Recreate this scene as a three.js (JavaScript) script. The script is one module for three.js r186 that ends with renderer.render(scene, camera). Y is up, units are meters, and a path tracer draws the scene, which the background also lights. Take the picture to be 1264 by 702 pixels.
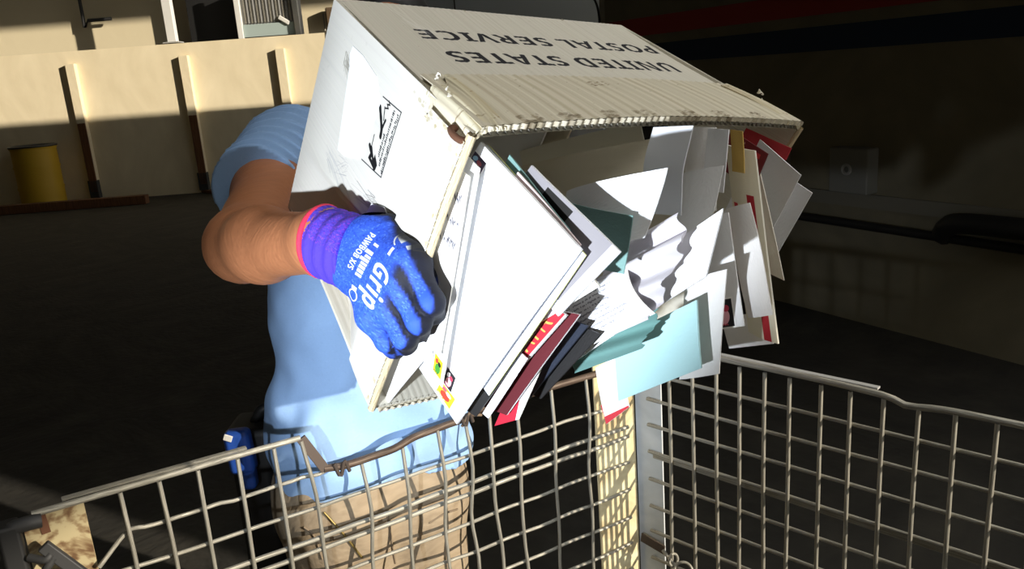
import * as THREE from 'three';
import { ImprovedNoise } from 'three/addons/math/ImprovedNoise.js';
import { RoundedBoxGeometry } from 'three/addons/geometries/RoundedBoxGeometry.js';
import { mergeGeometries } from 'three/addons/utils/BufferGeometryUtils.js';

// ───────────────────────── camera, sky, sun, flash, exposure
const scene = new THREE.Scene();
const D2R = Math.PI / 180;
const camera = new THREE.PerspectiveCamera(38.67, 1264 / 702, 0.05, 80);
camera.position.set(0, 1.6, 0);
camera.rotation.set(-14.6 * D2R, 0, -4.2 * D2R, 'YXZ');
camera.updateMatrixWorld(true);

scene.background = new THREE.Color(0.80, 0.80, 0.78);
scene.backgroundIntensity = 2.65;

// low warm sun from the right, behind the photographer
const sunDir = new THREE.Vector3(-0.829, -0.263, -0.494).normalize();
const sun = new THREE.DirectionalLight(new THREE.Color(1.0, 0.90, 0.75), 6);
sun.target.position.set(-1, 0.8, -3);
sun.position.copy(sun.target.position).addScaledVector(sunDir, -26);
sun.castShadow = true; sun.shadow.radius = 1; sun.shadow.mapSize.set(4096, 4096);
Object.assign(sun.shadow.camera, { left: -14, right: 14, top: 12, bottom: -12, near: 1, far: 60 });
sun.shadow.bias = -0.0005;
sun.name = 'sun'; sun.target.name = 'sun_target';
scene.add(sun, sun.target);

// the photographer's flash on a stand to the left
const FLASH = new THREE.Vector3(-0.402, 1.320, 0.001);
const FLASH_AT = new THREE.Vector3(-0.06, 1.34, -0.90);
const flash = new THREE.SpotLight(new THREE.Color(0.86, 0.94, 1.04), 5.3, 0, 36 * D2R, 0.5, 2);
flash.position.copy(FLASH).addScaledVector(FLASH_AT.clone().sub(FLASH).normalize(), 0.01);
flash.target.position.copy(FLASH_AT);
flash.castShadow = true; flash.shadow.radius = 0.7; flash.shadow.mapSize.set(2048, 2048);
flash.name = 'flash_light'; flash.target.name = 'flash_target';
scene.add(flash, flash.target);

const renderer = new THREE.WebGLRenderer({ antialias: true });
renderer.toneMapping = THREE.LinearToneMapping;
renderer.toneMappingExposure = 1.0;
renderer.shadowMap.enabled = true;
renderer.shadowMap.type = THREE.PCFSoftShadowMap;

// ───────────────────────── helpers
const V = (x, y, z) => new THREE.Vector3(x, y, z);
let seed = 7;
const rnd = () => { seed = (seed * 1664525 + 1013904223) % 4294967296; return seed / 4294967296; };
const rr = (a, b) => a + (b - a) * rnd();
const perlin = new ImprovedNoise();
const noise = (x, y, z) => perlin.noise(x + 31.7, y + 11.3, z + 57.1);
const used = new Map();
function numbered(n) { const k = used.get(n) || 0; used.set(n, k + 1); return k ? n + '_' + String(k).padStart(3, '0') : n; }
// a point of the place: seen from the photographer's eye along the photograph's (x, y), depth metres deep
const F = 1000;
function at(x, y, depth) {
  return V((x - 632) / F, -(y - 351) / F, -1).multiplyScalar(depth).applyMatrix4(camera.matrixWorld);
}
function fromEye(x, y, z) { return V(x, -y, -z).applyMatrix4(camera.matrixWorld); }
function shade(o) { o.castShadow = true; o.receiveShadow = true; return o; }
function mesh(name, geo, mat, parent) {
  const m = shade(new THREE.Mesh(geo, mat));
  m.name = parent === scene ? numbered(name) : name;
  if (parent !== scene) { const c = parent.userData_count || (parent.userData_count = {}); const k = c[name] || 0; c[name] = k + 1; if (k) m.name = name + '_' + String(k).padStart(3, '0'); }
  parent.add(m); return m;
}
function tag(o, label, category, group) { o.userData.label = label; o.userData.category = category; if (group) o.userData.group = group; return o; }
function thing(name, label, category, pos, group) {
  const g = new THREE.Group(); g.name = numbered(name); if (pos) g.position.copy(pos); scene.add(g);
  return tag(g, label, category, group);
}
function structure(name, geo, mat) { const m = mesh(name, geo, mat, scene); m.userData.kind = 'structure'; return m; }
function boxAt(w, h, d, x, y, z) { const g = new THREE.BoxGeometry(w, h, d); g.translate(x, y, z); return g; }
function tube(points, r, seg = 16, rad = 8, tension = 0.5) {
  const c = new THREE.CatmullRomCurve3(points, false, 'catmullrom', tension);
  return new THREE.TubeGeometry(c, seg, r, rad, false);
}
// a straight round bar with ends
function bar(a, b, r, rad = 8) {
  const d = b.clone().sub(a), L = d.length();
  const g = new THREE.CylinderGeometry(r, r, L, rad);
  g.applyQuaternion(new THREE.Quaternion().setFromUnitVectors(V(0, 1, 0), d.normalize()));
  const m = a.clone().add(b).multiplyScalar(0.5); g.translate(m.x, m.y, m.z); return g;
}
// a flat bar a -> b, width w along side, thickness t
function flat(a, b, side, w, t) {
  const y = b.clone().sub(a), L = y.length(); y.normalize();
  const x = side.clone().addScaledVector(y, -side.dot(y)).normalize(), z = x.clone().cross(y);
  const g = new RoundedBoxGeometry(w, L, t, 1, Math.min(w, t) * 0.2);
  g.applyMatrix4(new THREE.Matrix4().makeBasis(x, y, z));
  const m = a.clone().add(b).multiplyScalar(0.5); g.translate(m.x, m.y, m.z); return g;
}
function uvScale(g, s) {   // box-like mapping in metres
  const p = g.attributes.position, n = g.attributes.normal, uv = new Float32Array(p.count * 2);
  for (let i = 0; i < p.count; i++) {
    const ax = Math.abs(n.getX(i)), ay = Math.abs(n.getY(i)), az = Math.abs(n.getZ(i));
    let u, v;
    if (ay >= ax && ay >= az) { u = p.getX(i); v = p.getZ(i); } else if (ax >= az) { u = p.getZ(i); v = p.getY(i); } else { u = p.getX(i); v = p.getY(i); }
    uv[2 * i] = u * s; uv[2 * i + 1] = v * s;
  }
  g.setAttribute('uv', new THREE.BufferAttribute(uv, 2)); return g;
}
function canvasTex(w, h, draw) {
  const c = document.createElement('canvas'); c.width = w; c.height = h;
  draw(c.getContext('2d'), w, h);
  const t = new THREE.CanvasTexture(c); t.colorSpace = THREE.SRGBColorSpace; t.anisotropy = 8; return t;
}
function noiseTex(n, f, colour) {       // f(u, v) -> 0..1, colour: [r,g,b](0..255) low and high
  const d = new Uint8Array(n * n * 4);
  for (let j = 0; j < n; j++) for (let i = 0; i < n; i++) {
    const k = Math.min(1, Math.max(0, f(i / n, j / n))), o = 4 * (j * n + i);
    for (let c = 0; c < 3; c++) d[o + c] = colour ? colour[0][c] + (colour[1][c] - colour[0][c]) * k : 255 * k;
    d[o + 3] = 255;
  }
  const t = new THREE.DataTexture(d, n, n); t.wrapS = t.wrapT = THREE.RepeatWrapping; t.magFilter = THREE.LinearFilter;
  t.minFilter = THREE.LinearMipmapLinearFilter; t.generateMipmaps = true;
  if (colour) t.colorSpace = THREE.SRGBColorSpace; t.needsUpdate = true; return t;
}
// periodic fractal noise
function fbm(u, v, f, oct = 4, sx = 1, sy = 1) {
  let a = 0, w = 0.5;
  for (let o = 0; o < oct; o++) {
    const p = f * 2 ** o, cu = u * 2 * Math.PI, cv = v * 2 * Math.PI;
    a += w * noise(Math.cos(cu) * p * sx * 0.16 + o * 7, Math.sin(cu) * p * sx * 0.16 + Math.cos(cv) * p * sy * 0.16, Math.sin(cv) * p * sy * 0.16 + o * 3); w *= 0.5;
  }
  return 0.5 + a;
}
const mat = (r, g, b, o = {}) => new THREE.MeshStandardMaterial({ color: new THREE.Color().setRGB(r, g, b), roughness: 0.85, ...o });
const grainTex = noiseTex(256, (u, v) => fbm(u, v, 24, 4));
const blotchTex = noiseTex(256, (u, v) => fbm(u, v, 9, 5));

// surface nets: meshes the zero level of a distance field with shared vertices and field normals
function skin(sdf, lo, hi, h, uvFn, colFn) {
  const nx = Math.ceil((hi.x - lo.x) / h) + 1, ny = Math.ceil((hi.y - lo.y) / h) + 1, nz = Math.ceil((hi.z - lo.z) / h) + 1;
  const val = new Float32Array(nx * ny * nz), at3 = (i, j, k) => (k * ny + j) * nx + i;
  for (let k = 0; k < nz; k++) for (let j = 0; j < ny; j++) for (let i = 0; i < nx; i++) val[at3(i, j, k)] = sdf(lo.x + i * h, lo.y + j * h, lo.z + k * h);
  const id = new Int32Array(nx * ny * nz).fill(-1), pos = [], idx = [];
  const cor = [[0, 0, 0], [1, 0, 0], [0, 1, 0], [1, 1, 0], [0, 0, 1], [1, 0, 1], [0, 1, 1], [1, 1, 1]];
  const edg = [[0, 1], [2, 3], [4, 5], [6, 7], [0, 2], [1, 3], [4, 6], [5, 7], [0, 4], [1, 5], [2, 6], [3, 7]];
  for (let k = 0; k < nz - 1; k++) for (let j = 0; j < ny - 1; j++) for (let i = 0; i < nx - 1; i++) {
    let m = 0; const v = cor.map(([a, b, c], q) => { const w = val[at3(i + a, j + b, k + c)]; if (w < 0) m |= 1 << q; return w; });
    if (m === 0 || m === 255) continue;
    let x = 0, y = 0, z = 0, n = 0;
    for (const [a, b] of edg) if ((v[a] < 0) !== (v[b] < 0)) {
      const t = v[a] / (v[a] - v[b]), A = cor[a], B = cor[b];
      x += A[0] + t * (B[0] - A[0]); y += A[1] + t * (B[1] - A[1]); z += A[2] + t * (B[2] - A[2]); n++;
    }
    id[at3(i, j, k)] = pos.length / 3; pos.push(lo.x + (i + x / n) * h, lo.y + (j + y / n) * h, lo.z + (k + z / n) * h);
  }
  const quad = (a, b, c, d, f) => { if (a < 0 || b < 0 || c < 0 || d < 0) return; f ? idx.push(a, c, b, a, d, c) : idx.push(a, b, c, a, c, d); };
  for (let k = 1; k < nz - 1; k++) for (let j = 1; j < ny - 1; j++) for (let i = 1; i < nx - 1; i++) {
    const s = val[at3(i, j, k)] < 0;
    if (s !== val[at3(i + 1, j, k)] < 0) quad(id[at3(i, j - 1, k - 1)], id[at3(i, j, k - 1)], id[at3(i, j, k)], id[at3(i, j - 1, k)], !s);
    if (s !== val[at3(i, j + 1, k)] < 0) quad(id[at3(i - 1, j, k - 1)], id[at3(i - 1, j, k)], id[at3(i, j, k)], id[at3(i, j, k - 1)], !s);
    if (s !== val[at3(i, j, k + 1)] < 0) quad(id[at3(i - 1, j - 1, k)], id[at3(i, j - 1, k)], id[at3(i, j, k)], id[at3(i - 1, j, k)], !s);
  }
  const N = pos.length / 3, nor = new Float32Array(N * 3), uv = new Float32Array(N * 2), col = colFn ? new Float32Array(N * 3) : null, e = h * 0.5;
  for (let q = 0; q < N; q++) {
    const x = pos[3 * q], y = pos[3 * q + 1], z = pos[3 * q + 2];
    const gx = sdf(x + e, y, z) - sdf(x - e, y, z), gy = sdf(x, y + e, z) - sdf(x, y - e, z), gz = sdf(x, y, z + e) - sdf(x, y, z - e), L = Math.hypot(gx, gy, gz) || 1;
    nor[3 * q] = gx / L; nor[3 * q + 1] = gy / L; nor[3 * q + 2] = gz / L;
    const t = uvFn ? uvFn(x, y, z) : [x * 4 + z * 4, y * 4]; uv[2 * q] = t[0]; uv[2 * q + 1] = t[1];
    if (colFn) { const c = colFn(x, y, z, nor[3 * q], nor[3 * q + 1], nor[3 * q + 2]); col[3 * q] = c[0]; col[3 * q + 1] = c[1]; col[3 * q + 2] = c[2]; }
  }
  const g = new THREE.BufferGeometry();
  g.setAttribute('position', new THREE.Float32BufferAttribute(pos, 3)); g.setAttribute('normal', new THREE.BufferAttribute(nor, 3));
  g.setAttribute('uv', new THREE.BufferAttribute(uv, 2)); if (col) g.setAttribute('color', new THREE.BufferAttribute(col, 3));
  g.setIndex(idx); return g;
}
const smin = (a, b, k) => { const h = Math.max(k - Math.abs(a - b), 0) / k; return Math.min(a, b) - h * h * k * 0.25; };
function cone(a, b, ra, rb) {          // tapered capsule
  const bx = b.x - a.x, by = b.y - a.y, bz = b.z - a.z, bb = bx * bx + by * by + bz * bz || 1e-9;
  return (x, y, z) => {
    const px = x - a.x, py = y - a.y, pz = z - a.z, t = Math.min(1, Math.max(0, (px * bx + py * by + pz * bz) / bb));
    return Math.hypot(px - bx * t, py - by * t, pz - bz * t) - (ra + (rb - ra) * t);
  };
}
const blend = (list, k) => (x, y, z) => { let d = list[0](x, y, z); for (let i = 1; i < list.length; i++) d = smin(d, list[i](x, y, z), k); return d; };
function bounds(points, pad) { const b = new THREE.Box3().setFromPoints(points); b.expandByScalar(pad); return b; }

// ───────────────────────── the setting: yard floor, loading dock, right-hand building, roofs
const floorMap = noiseTex(512, (u, v) => fbm(u, v, 14, 6) * 0.8 + fbm(u, v, 60, 3) * 0.25 - 0.03, [[34, 32, 27], [62, 58, 49]]); floorMap.repeat.set(0.35, 0.35);
const M = {
  asphalt: new THREE.MeshStandardMaterial({ map: floorMap, roughness: 0.95, bumpMap: grainTex, bumpScale: 0.003 }),
  dock: new THREE.MeshStandardMaterial({ map: noiseTex(512, (u, v) => fbm(u, v, 7, 6, 1, 0.5) * 0.9 + 0.1, [[219, 204, 170], [237, 223, 190]]), roughness: 0.9, bumpMap: blotchTex, bumpScale: 0.002 }),
  dockUpper: mat(0.68, 0.59, 0.40, { roughness: 0.9, bumpMap: blotchTex, bumpScale: 0.002 }),
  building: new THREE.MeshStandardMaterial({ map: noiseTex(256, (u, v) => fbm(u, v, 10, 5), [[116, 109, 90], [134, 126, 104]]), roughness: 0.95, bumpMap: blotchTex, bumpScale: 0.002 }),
  red: mat(0.34, 0.03, 0.022), navy: mat(0.018, 0.032, 0.07), dark: mat(0.03, 0.03, 0.03, { roughness: 0.6 }), black: mat(0.012, 0.012, 0.012, { roughness: 0.55 }),
  roof: mat(0.22, 0.21, 0.19), wood: new THREE.MeshStandardMaterial({ map: noiseTex(256, (u, v) => fbm(u, v, 10, 4, 6, 0.6), [[82, 52, 30], [128, 86, 52]]), roughness: 0.85 }),
  whitePaint: mat(0.72, 0.71, 0.67, { roughness: 0.6 }), grey: mat(0.32, 0.32, 0.31, { roughness: 0.6 }),
  yellow: mat(0.52, 0.32, 0.015, { roughness: 0.6, bumpMap: blotchTex, bumpScale: 0.002 }),
  steel: new THREE.MeshStandardMaterial({ map: noiseTex(128, (u, v) => fbm(u, v, 16, 4), [[118, 115, 105], [196, 192, 178]]), roughness: 0.5, metalness: 0.45, bumpMap: grainTex, bumpScale: 0.0006 }),
  beige: new THREE.MeshStandardMaterial({ map: noiseTex(256, (u, v) => Math.min(1, fbm(u, v, 9, 5) * 1.3), [[172, 150, 108], [228, 216, 176]]), roughness: 0.75 }),
  greyPaint: new THREE.MeshStandardMaterial({ map: noiseTex(256, (u, v) => fbm(u, v, 12, 5), [[182, 187, 188], [206, 210, 211]]), roughness: 0.7 }),
  rust: mat(0.11, 0.045, 0.022, { roughness: 0.95 }),
};
const DZ = -13.9;
structure('floor', uvScale(boxAt(34, 0.2, 32, -1, -0.1, -5), 1), M.asphalt);
// dock retaining wall: top of the platform at 2.45 m
structure('wall_dock', uvScale(boxAt(12, 2.45, 0.4, -7.6, 1.225, DZ - 0.2), 0.5), M.dock);
structure('trim_1', boxAt(12, 0.06, 1.4, -7.6, 2.43, DZ - 0.9), M.dark);
structure('wall_back', uvScale(boxAt(16, 5.8, 0.3, -6, 5.0, DZ - 1.55), 0.5), M.dockUpper);
structure('wall_left', uvScale(boxAt(0.3, 7, 32, -13.2, 3.5, -3.5), 0.5), M.building);
structure('wall_rear', uvScale(boxAt(22, 7, 0.3, -2.4, 3.5, 10.4), 0.5), M.building);
// right-hand building: long wall from the corner (0.9, -6.8) to its near end, 5.2 m high
const WA = V(0.9, 0, -6.8), WDIR = V(0.4768, 0, 0.879).normalize(), WN = V(-WDIR.z, 0, WDIR.x);
const wallAt = (t, y, out = 0) => WA.clone().addScaledVector(WDIR, t).addScaledVector(WN, out).setY(y);
function wallPiece(name, t0, t1, y0, y1, out, thick, m, parent) {      // a slab on the right-hand wall, thick metres deep behind `out`
  const g = new THREE.BoxGeometry(t1 - t0, y1 - y0, thick);
  g.applyMatrix4(new THREE.Matrix4().makeBasis(WDIR, V(0, 1, 0), WN));
  const c = wallAt((t0 + t1) / 2, (y0 + y1) / 2, out - thick / 2); g.translate(c.x, c.y, c.z); uvScale(g, 0.5);
  return parent ? mesh(name, g, m, parent) : structure(name, g, m);
}
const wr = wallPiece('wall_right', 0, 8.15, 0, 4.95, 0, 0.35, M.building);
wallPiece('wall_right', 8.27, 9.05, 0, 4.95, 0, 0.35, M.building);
structure('wall_end', boxAt(11, 4.95, 0.35, 6.4, 2.475, -6.98), M.building);
wallPiece('trim_2', 0, 8.1, 1.80, 1.93, 0.006, 0.012, M.red);
wallPiece('trim_3', 0, 8.1, 1.595, 1.735, 0.006, 0.012, M.navy);
wallPiece('trim_4', 0, 9, 0.70, 0.78, 0.02, 0.04, mat(0.20, 0.185, 0.145));
// roofs: a canopy over the dock and a lower roof over the yard shaped to steer skylight, a fascia between
structure('ceiling', boxAt(26, 0.3, 11.2, -0.4, 7.65, -12.4), M.roof);
{
  const s = new THREE.Shape(); s.moveTo(-13, -6.8); s.lineTo(0.9, -6.8); const e = wallAt(5.23, 0); s.lineTo(e.x, -2.2); s.lineTo(-13, -2.2);
  const g = new THREE.ExtrudeGeometry(s, { depth: 0.25, bevelEnabled: false }); g.rotateX(Math.PI / 2); g.translate(0, 4.35, 0);
  structure('ceiling', g, M.roof);
}
structure('ceiling', boxAt(20.2, 0.25, 4, -2.95, 4.225, 4.4), M.roof);  // unseen rear slab added to cut low skylight from behind the camera
structure('ceiling', boxAt(13.3, 0.25, 4.7, -6.45, 4.225, 0.1), M.roof);  // unseen left slab added to keep skylight off the upper arm
structure('wall_added_sky_block', boxAt(17.6, 2.15, 0.2, -4.25, 3.08, -2.3), M.building);  // unseen drop panel added to keep skylight off the right-hand wall
structure('wall_fascia', boxAt(14, 3.6, 0.2, -6, 5.85, -6.9), M.building);
structure('wall_added_sun_block', boxAt(0.3, 4.5, 11, 7.0, 5.75, 5.2), M.building);  // unseen upper wall added to keep sun off the tub's printed side
// dock bumper posts
const post = thing('bumper_post', 'leftmost beige bumper post on the sunlit dock wall, nearest the yellow drum', 'post', V(-6.93, 0, DZ + 0.05));
mesh('timber', uvScale(new RoundedBoxGeometry(0.15, 2.1, 0.1, 1, 0.008).translate(0, 1.2, 0), 1), M.dock, post);
mesh('wood_facing', uvScale(new RoundedBoxGeometry(0.13, 1.15, 0.03, 1, 0.008).translate(0.01, 0.72, 0.06), 1), M.wood, post).userData.label = 'worn bare wood facing';
mesh('base_block', new RoundedBoxGeometry(0.16, 0.3, 0.11, 1, 0.01).translate(0, 0.2, 0.02), M.dark, post);
for (const [x, l] of [[-5.08, 'middle beige bumper post on the sunlit dock wall'], [-3.5, 'beige bumper post on the dock wall nearest the white tub']]) {
  const p = post.clone(); p.name = numbered('bumper_post'); p.position.x = x; p.userData = { label: l, category: 'post' }; scene.add(p);
}
{ // yellow drum
  const d = thing('drum', 'yellow steel drum standing at the foot of the dock wall', 'drum', V(-7.62, 0, DZ + 0.42));
  const pts = []; for (const [r, y] of [[0, 0], [0.34, 0], [0.35, 0.02], [0.335, 0.05], [0.335, 0.3], [0.35, 0.33], [0.335, 0.36], [0.335, 0.64], [0.35, 0.67], [0.335, 0.7], [0.335, 0.95], [0.352, 0.97], [0.352, 1.0]]) pts.push(new THREE.Vector2(r, y));
  mesh('shell', new THREE.LatheGeometry(pts, 28), M.yellow, d);
  mesh('rim', new THREE.TorusGeometry(0.345, 0.018, 8, 28).rotateX(Math.PI / 2).translate(0, 1.0, 0), M.dark, d);
  mesh('lid', new THREE.CylinderGeometry(0.335, 0.335, 0.02, 28).translate(0, 0.98, 0), M.dark, d);
  mesh('bung', new THREE.CylinderGeometry(0.03, 0.03, 0.02, 12).translate(0.2, 1.0, 0.05), M.grey, d);
}
{ // timbers lying at the foot of the wall
  const b = mesh('timber_beam', uvScale(new RoundedBoxGeometry(2.6, 0.14, 0.16, 1, 0.01), 1), M.wood, scene); b.position.set(-7.0, 0.07, DZ + 0.98); b.rotation.y = 0.03;
  tag(b, 'long brown timber lying along the foot of the dock wall', 'timber');
  const c = mesh('timber_plank', uvScale(new RoundedBoxGeometry(1.5, 0.05, 0.16, 1, 0.008), 1), M.wood, scene); c.position.set(-4.6, 0.025, DZ + 0.5); c.rotation.y = -0.8;
  tag(c, 'short plank lying askew on the yard floor behind the worker', 'timber');
}
{ // things up on the platform
  const Z = DZ - 0.75;
  const p = thing('steel_post', 'white painted steel post standing on the dock platform edge', 'post', V(-5.3, 2.47, Z + 0.55));
  mesh('shaft', new RoundedBoxGeometry(0.15, 2.6, 0.12, 1, 0.01).translate(0, 1.3, 0), M.whitePaint, p);
  mesh('base_plate', boxAt(0.26, 0.02, 0.24, 0, 0.01, 0), M.grey, p);
  const g = thing('vent_unit', 'grey mesh-fronted cabinet in a white frame on the dock platform', 'cabinet', V(-3.75, 2.47, Z + 0.3));
  mesh('back', boxAt(1.0, 0.8, 0.3, 0, 0.42, -0.16), M.grey, g);
  for (const x of [-0.48, 0.48]) mesh('frame_post', new RoundedBoxGeometry(0.09, 0.9, 0.08, 1, 0.008).translate(x, 0.45, 0.03), M.whitePaint, g);
  for (let i = 0; i < 15; i++) mesh('grille_bar', boxAt(0.022, 0.52, 0.02, -0.38 + i * 0.054, 0.5, 0.01), i % 2 ? M.grey : M.steel, g);
  mesh('lower_panel', boxAt(0.86, 0.2, 0.03, 0, 0.12, 0.02), mat(0.36, 0.44, 0.42), g);
  mesh('latch', new RoundedBoxGeometry(0.2, 0.07, 0.05, 2, 0.015).rotateZ(-0.6).translate(0.27, 0.25, 0.05), M.whitePaint, g);
  const k = thing('wall_box', 'dark brown box fixed to the wall above the dock, beside the mesh cabinet', 'box', V(-2.72, 2.55, Z - 0.5));
  mesh('housing', new RoundedBoxGeometry(0.42, 0.34, 0.18, 2, 0.03).translate(0, 0.22, 0), mat(0.11, 0.07, 0.035), k);
  mesh('conduit', bar(V(-0.26, 0, 0.02), V(-0.26, 0.3, 0.02), 0.012), M.steel, k);
  const o = thing('doorway_panel', 'solid black block coloured as the shade in a doorway recess behind the white steel post', 'doorway', V(-4.75, 2.47, Z - 0.4));
  mesh('recess', boxAt(0.98, 2.4, 0.5, 0, 1.2, 0), M.black, o);  // solid black block; its colour stands for the shade inside a doorway
  mesh('frame', boxAt(0.06, 2.4, 0.06, 0.5, 1.2, 0.28), M.dark, o);
  const ch = thing('hanging_chain', 'thin steel chain loop hanging at the right end of the dock', 'chain', V(-2.43, 2.1, DZ + 0.08));
  for (let i = 0; i < 12; i++) { const l = new THREE.TorusGeometry(0.028, 0.008, 6, 12); l.scale(0.7, 1.25, 1); if (i % 2) l.rotateY(Math.PI / 2); l.translate(0, 0.06 * i, 0); mesh('link', l, M.steel, ch); }
  const dp = thing('dark_column', 'dark steel column at the end of the dock behind the tub', 'column', V(-2.0, 0, DZ + 0.1));
  mesh('shaft', new RoundedBoxGeometry(0.7, 6.4, 0.3, 1, 0.02).translate(0, 3.2, 0), M.black, dp);
  mesh('base_plate', boxAt(0.9, 0.03, 0.5, 0, 0.015, 0), M.dark, dp);
  const hp = thing('roof_hanger', 'short dark bracket and pipe under the dock canopy', 'pipe', V(-7.2, 2.6, DZ - 1.25));
  mesh('pipe', tube([V(0, 3, 0), V(0, 0.5, 0), V(0.05, 0.42, 0.02), V(0.5, 0.42, 0.02)], 0.03), M.dark, hp);
}
{ // parked mail truck behind the corner of the building
  const t = thing('mail_truck', 'white mail truck body with a blue panel parked in the dark behind the tub', 'truck', V(0.25, 0, -8.6));
  mesh('cargo_body', new RoundedBoxGeometry(2.2, 2.2, 3, 3, 0.06).translate(-0.2, 1.5, -1.5), mat(0.46, 0.5, 0.54, { roughness: 0.5 }), t);
  const s = new THREE.Shape(); s.moveTo(-0.55, 0); s.lineTo(0.62, 0); s.lineTo(0.5, 0.4); s.lineTo(0.58, 0.62); s.lineTo(-0.55, 0.62);
  mesh('blue_panel', new THREE.ExtrudeGeometry(s, { depth: 0.006, bevelEnabled: false }).translate(0.0, 1.28, 0.004), mat(0.02, 0.03, 0.17, { roughness: 0.5 }), t);
  mesh('bumper', new RoundedBoxGeometry(2.2, 0.14, 0.16, 2, 0.03).translate(-0.2, 0.5, 0.06), M.dark, t);
  for (const x of [-1, 0.6]) mesh('wheel', new THREE.CylinderGeometry(0.36, 0.36, 0.24, 24).rotateZ(Math.PI / 2).translate(x, 0.36, -0.7), M.black, t);
  mesh('door_seam', boxAt(0.012, 2.0, 0.008, -0.62, 1.55, 0.003), M.dark, t);
}
{ // hose loop and wall fittings on the right-hand building
  const h = thing('hose_loop', 'black hose loop hanging at the corner of the dark building', 'hose', wallAt(-0.02, 1.42, 0));
  const hc = V(-0.10, 0.16, 0.1);
  const e = []; for (let i = 0; i <= 24; i++) { const a = i / 24 * Math.PI * 2; e.push(V(hc.x + Math.sin(a) * 0.075, hc.y + Math.cos(a) * 0.13, hc.z)); }
  mesh('loop', new THREE.TubeGeometry(new THREE.CatmullRomCurve3(e, true), 48, 0.018, 8, true), M.black, h);
  mesh('hook', tube([V(hc.x, hc.y + 0.13, hc.z), V(hc.x + 0.05, hc.y + 0.3, hc.z), V(hc.x + 0.04, hc.y + 0.5, hc.z - 0.05), V(hc.x - 0.05, hc.y + 0.62, hc.z)], 0.009), M.black, h);
  const wp = thing('wall_pipe', 'dark pipe running low along the right-hand wall', 'pipe', wallAt(1.6, 0.62, 0.05));
  const rel = (t, y, o) => wallAt(t, y, o).sub(wp.position);
  mesh('pipe', bar(rel(0.3, 0.62, 0.08), rel(5.4, 0.60, 0.08), 0.025), M.black, wp);
  mesh('elbow', tube([rel(3.0, 0.62, 0.08), rel(3.1, 0.70, 0.12), rel(3.45, 0.72, 0.14), rel(3.62, 0.72, 0.1)], 0.055, 20, 10), M.black, wp);
  mesh('valve_stem', bar(rel(3.62, 0.7, 0.1), rel(3.62, 0.9, 0.1), 0.012), M.black, wp);
  const jb = thing('junction_box', 'grey electrical box with a round knob on the dark right-hand wall', 'box', wallAt(2.25, 0.78, 0));
  const r2 = (t, y, o) => wallAt(t, y, o).sub(jb.position);
  const boxOn = (t, y, w, hh, d) => { const g = new RoundedBoxGeometry(w, hh, d, 2, 0.01); g.applyMatrix4(new THREE.Matrix4().makeBasis(WDIR, V(0, 1, 0), WN)); const c = r2(t, y, d / 2); g.translate(c.x, c.y, c.z); return g; };
  mesh('housing', boxOn(2.42, 0.92, 0.26, 0.26, 0.1), mat(0.22, 0.215, 0.19), jb);
  mesh('side_box', boxOn(1.75, 0.92, 0.34, 0.2, 0.08), mat(0.22, 0.21, 0.17), jb);
  const kg = new THREE.TorusGeometry(0.026, 0.009, 8, 20); kg.lookAt(WN); const kc = r2(2.42, 0.93, 0.11); kg.translate(kc.x, kc.y, kc.z); mesh('knob', kg, mat(0.4, 0.4, 0.38), jb);
  mesh('pipe_clamp', boxOn(1.85, 0.70, 0.1, 0.2, 0.12), mat(0.22, 0.2, 0.15), jb);
}
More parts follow.
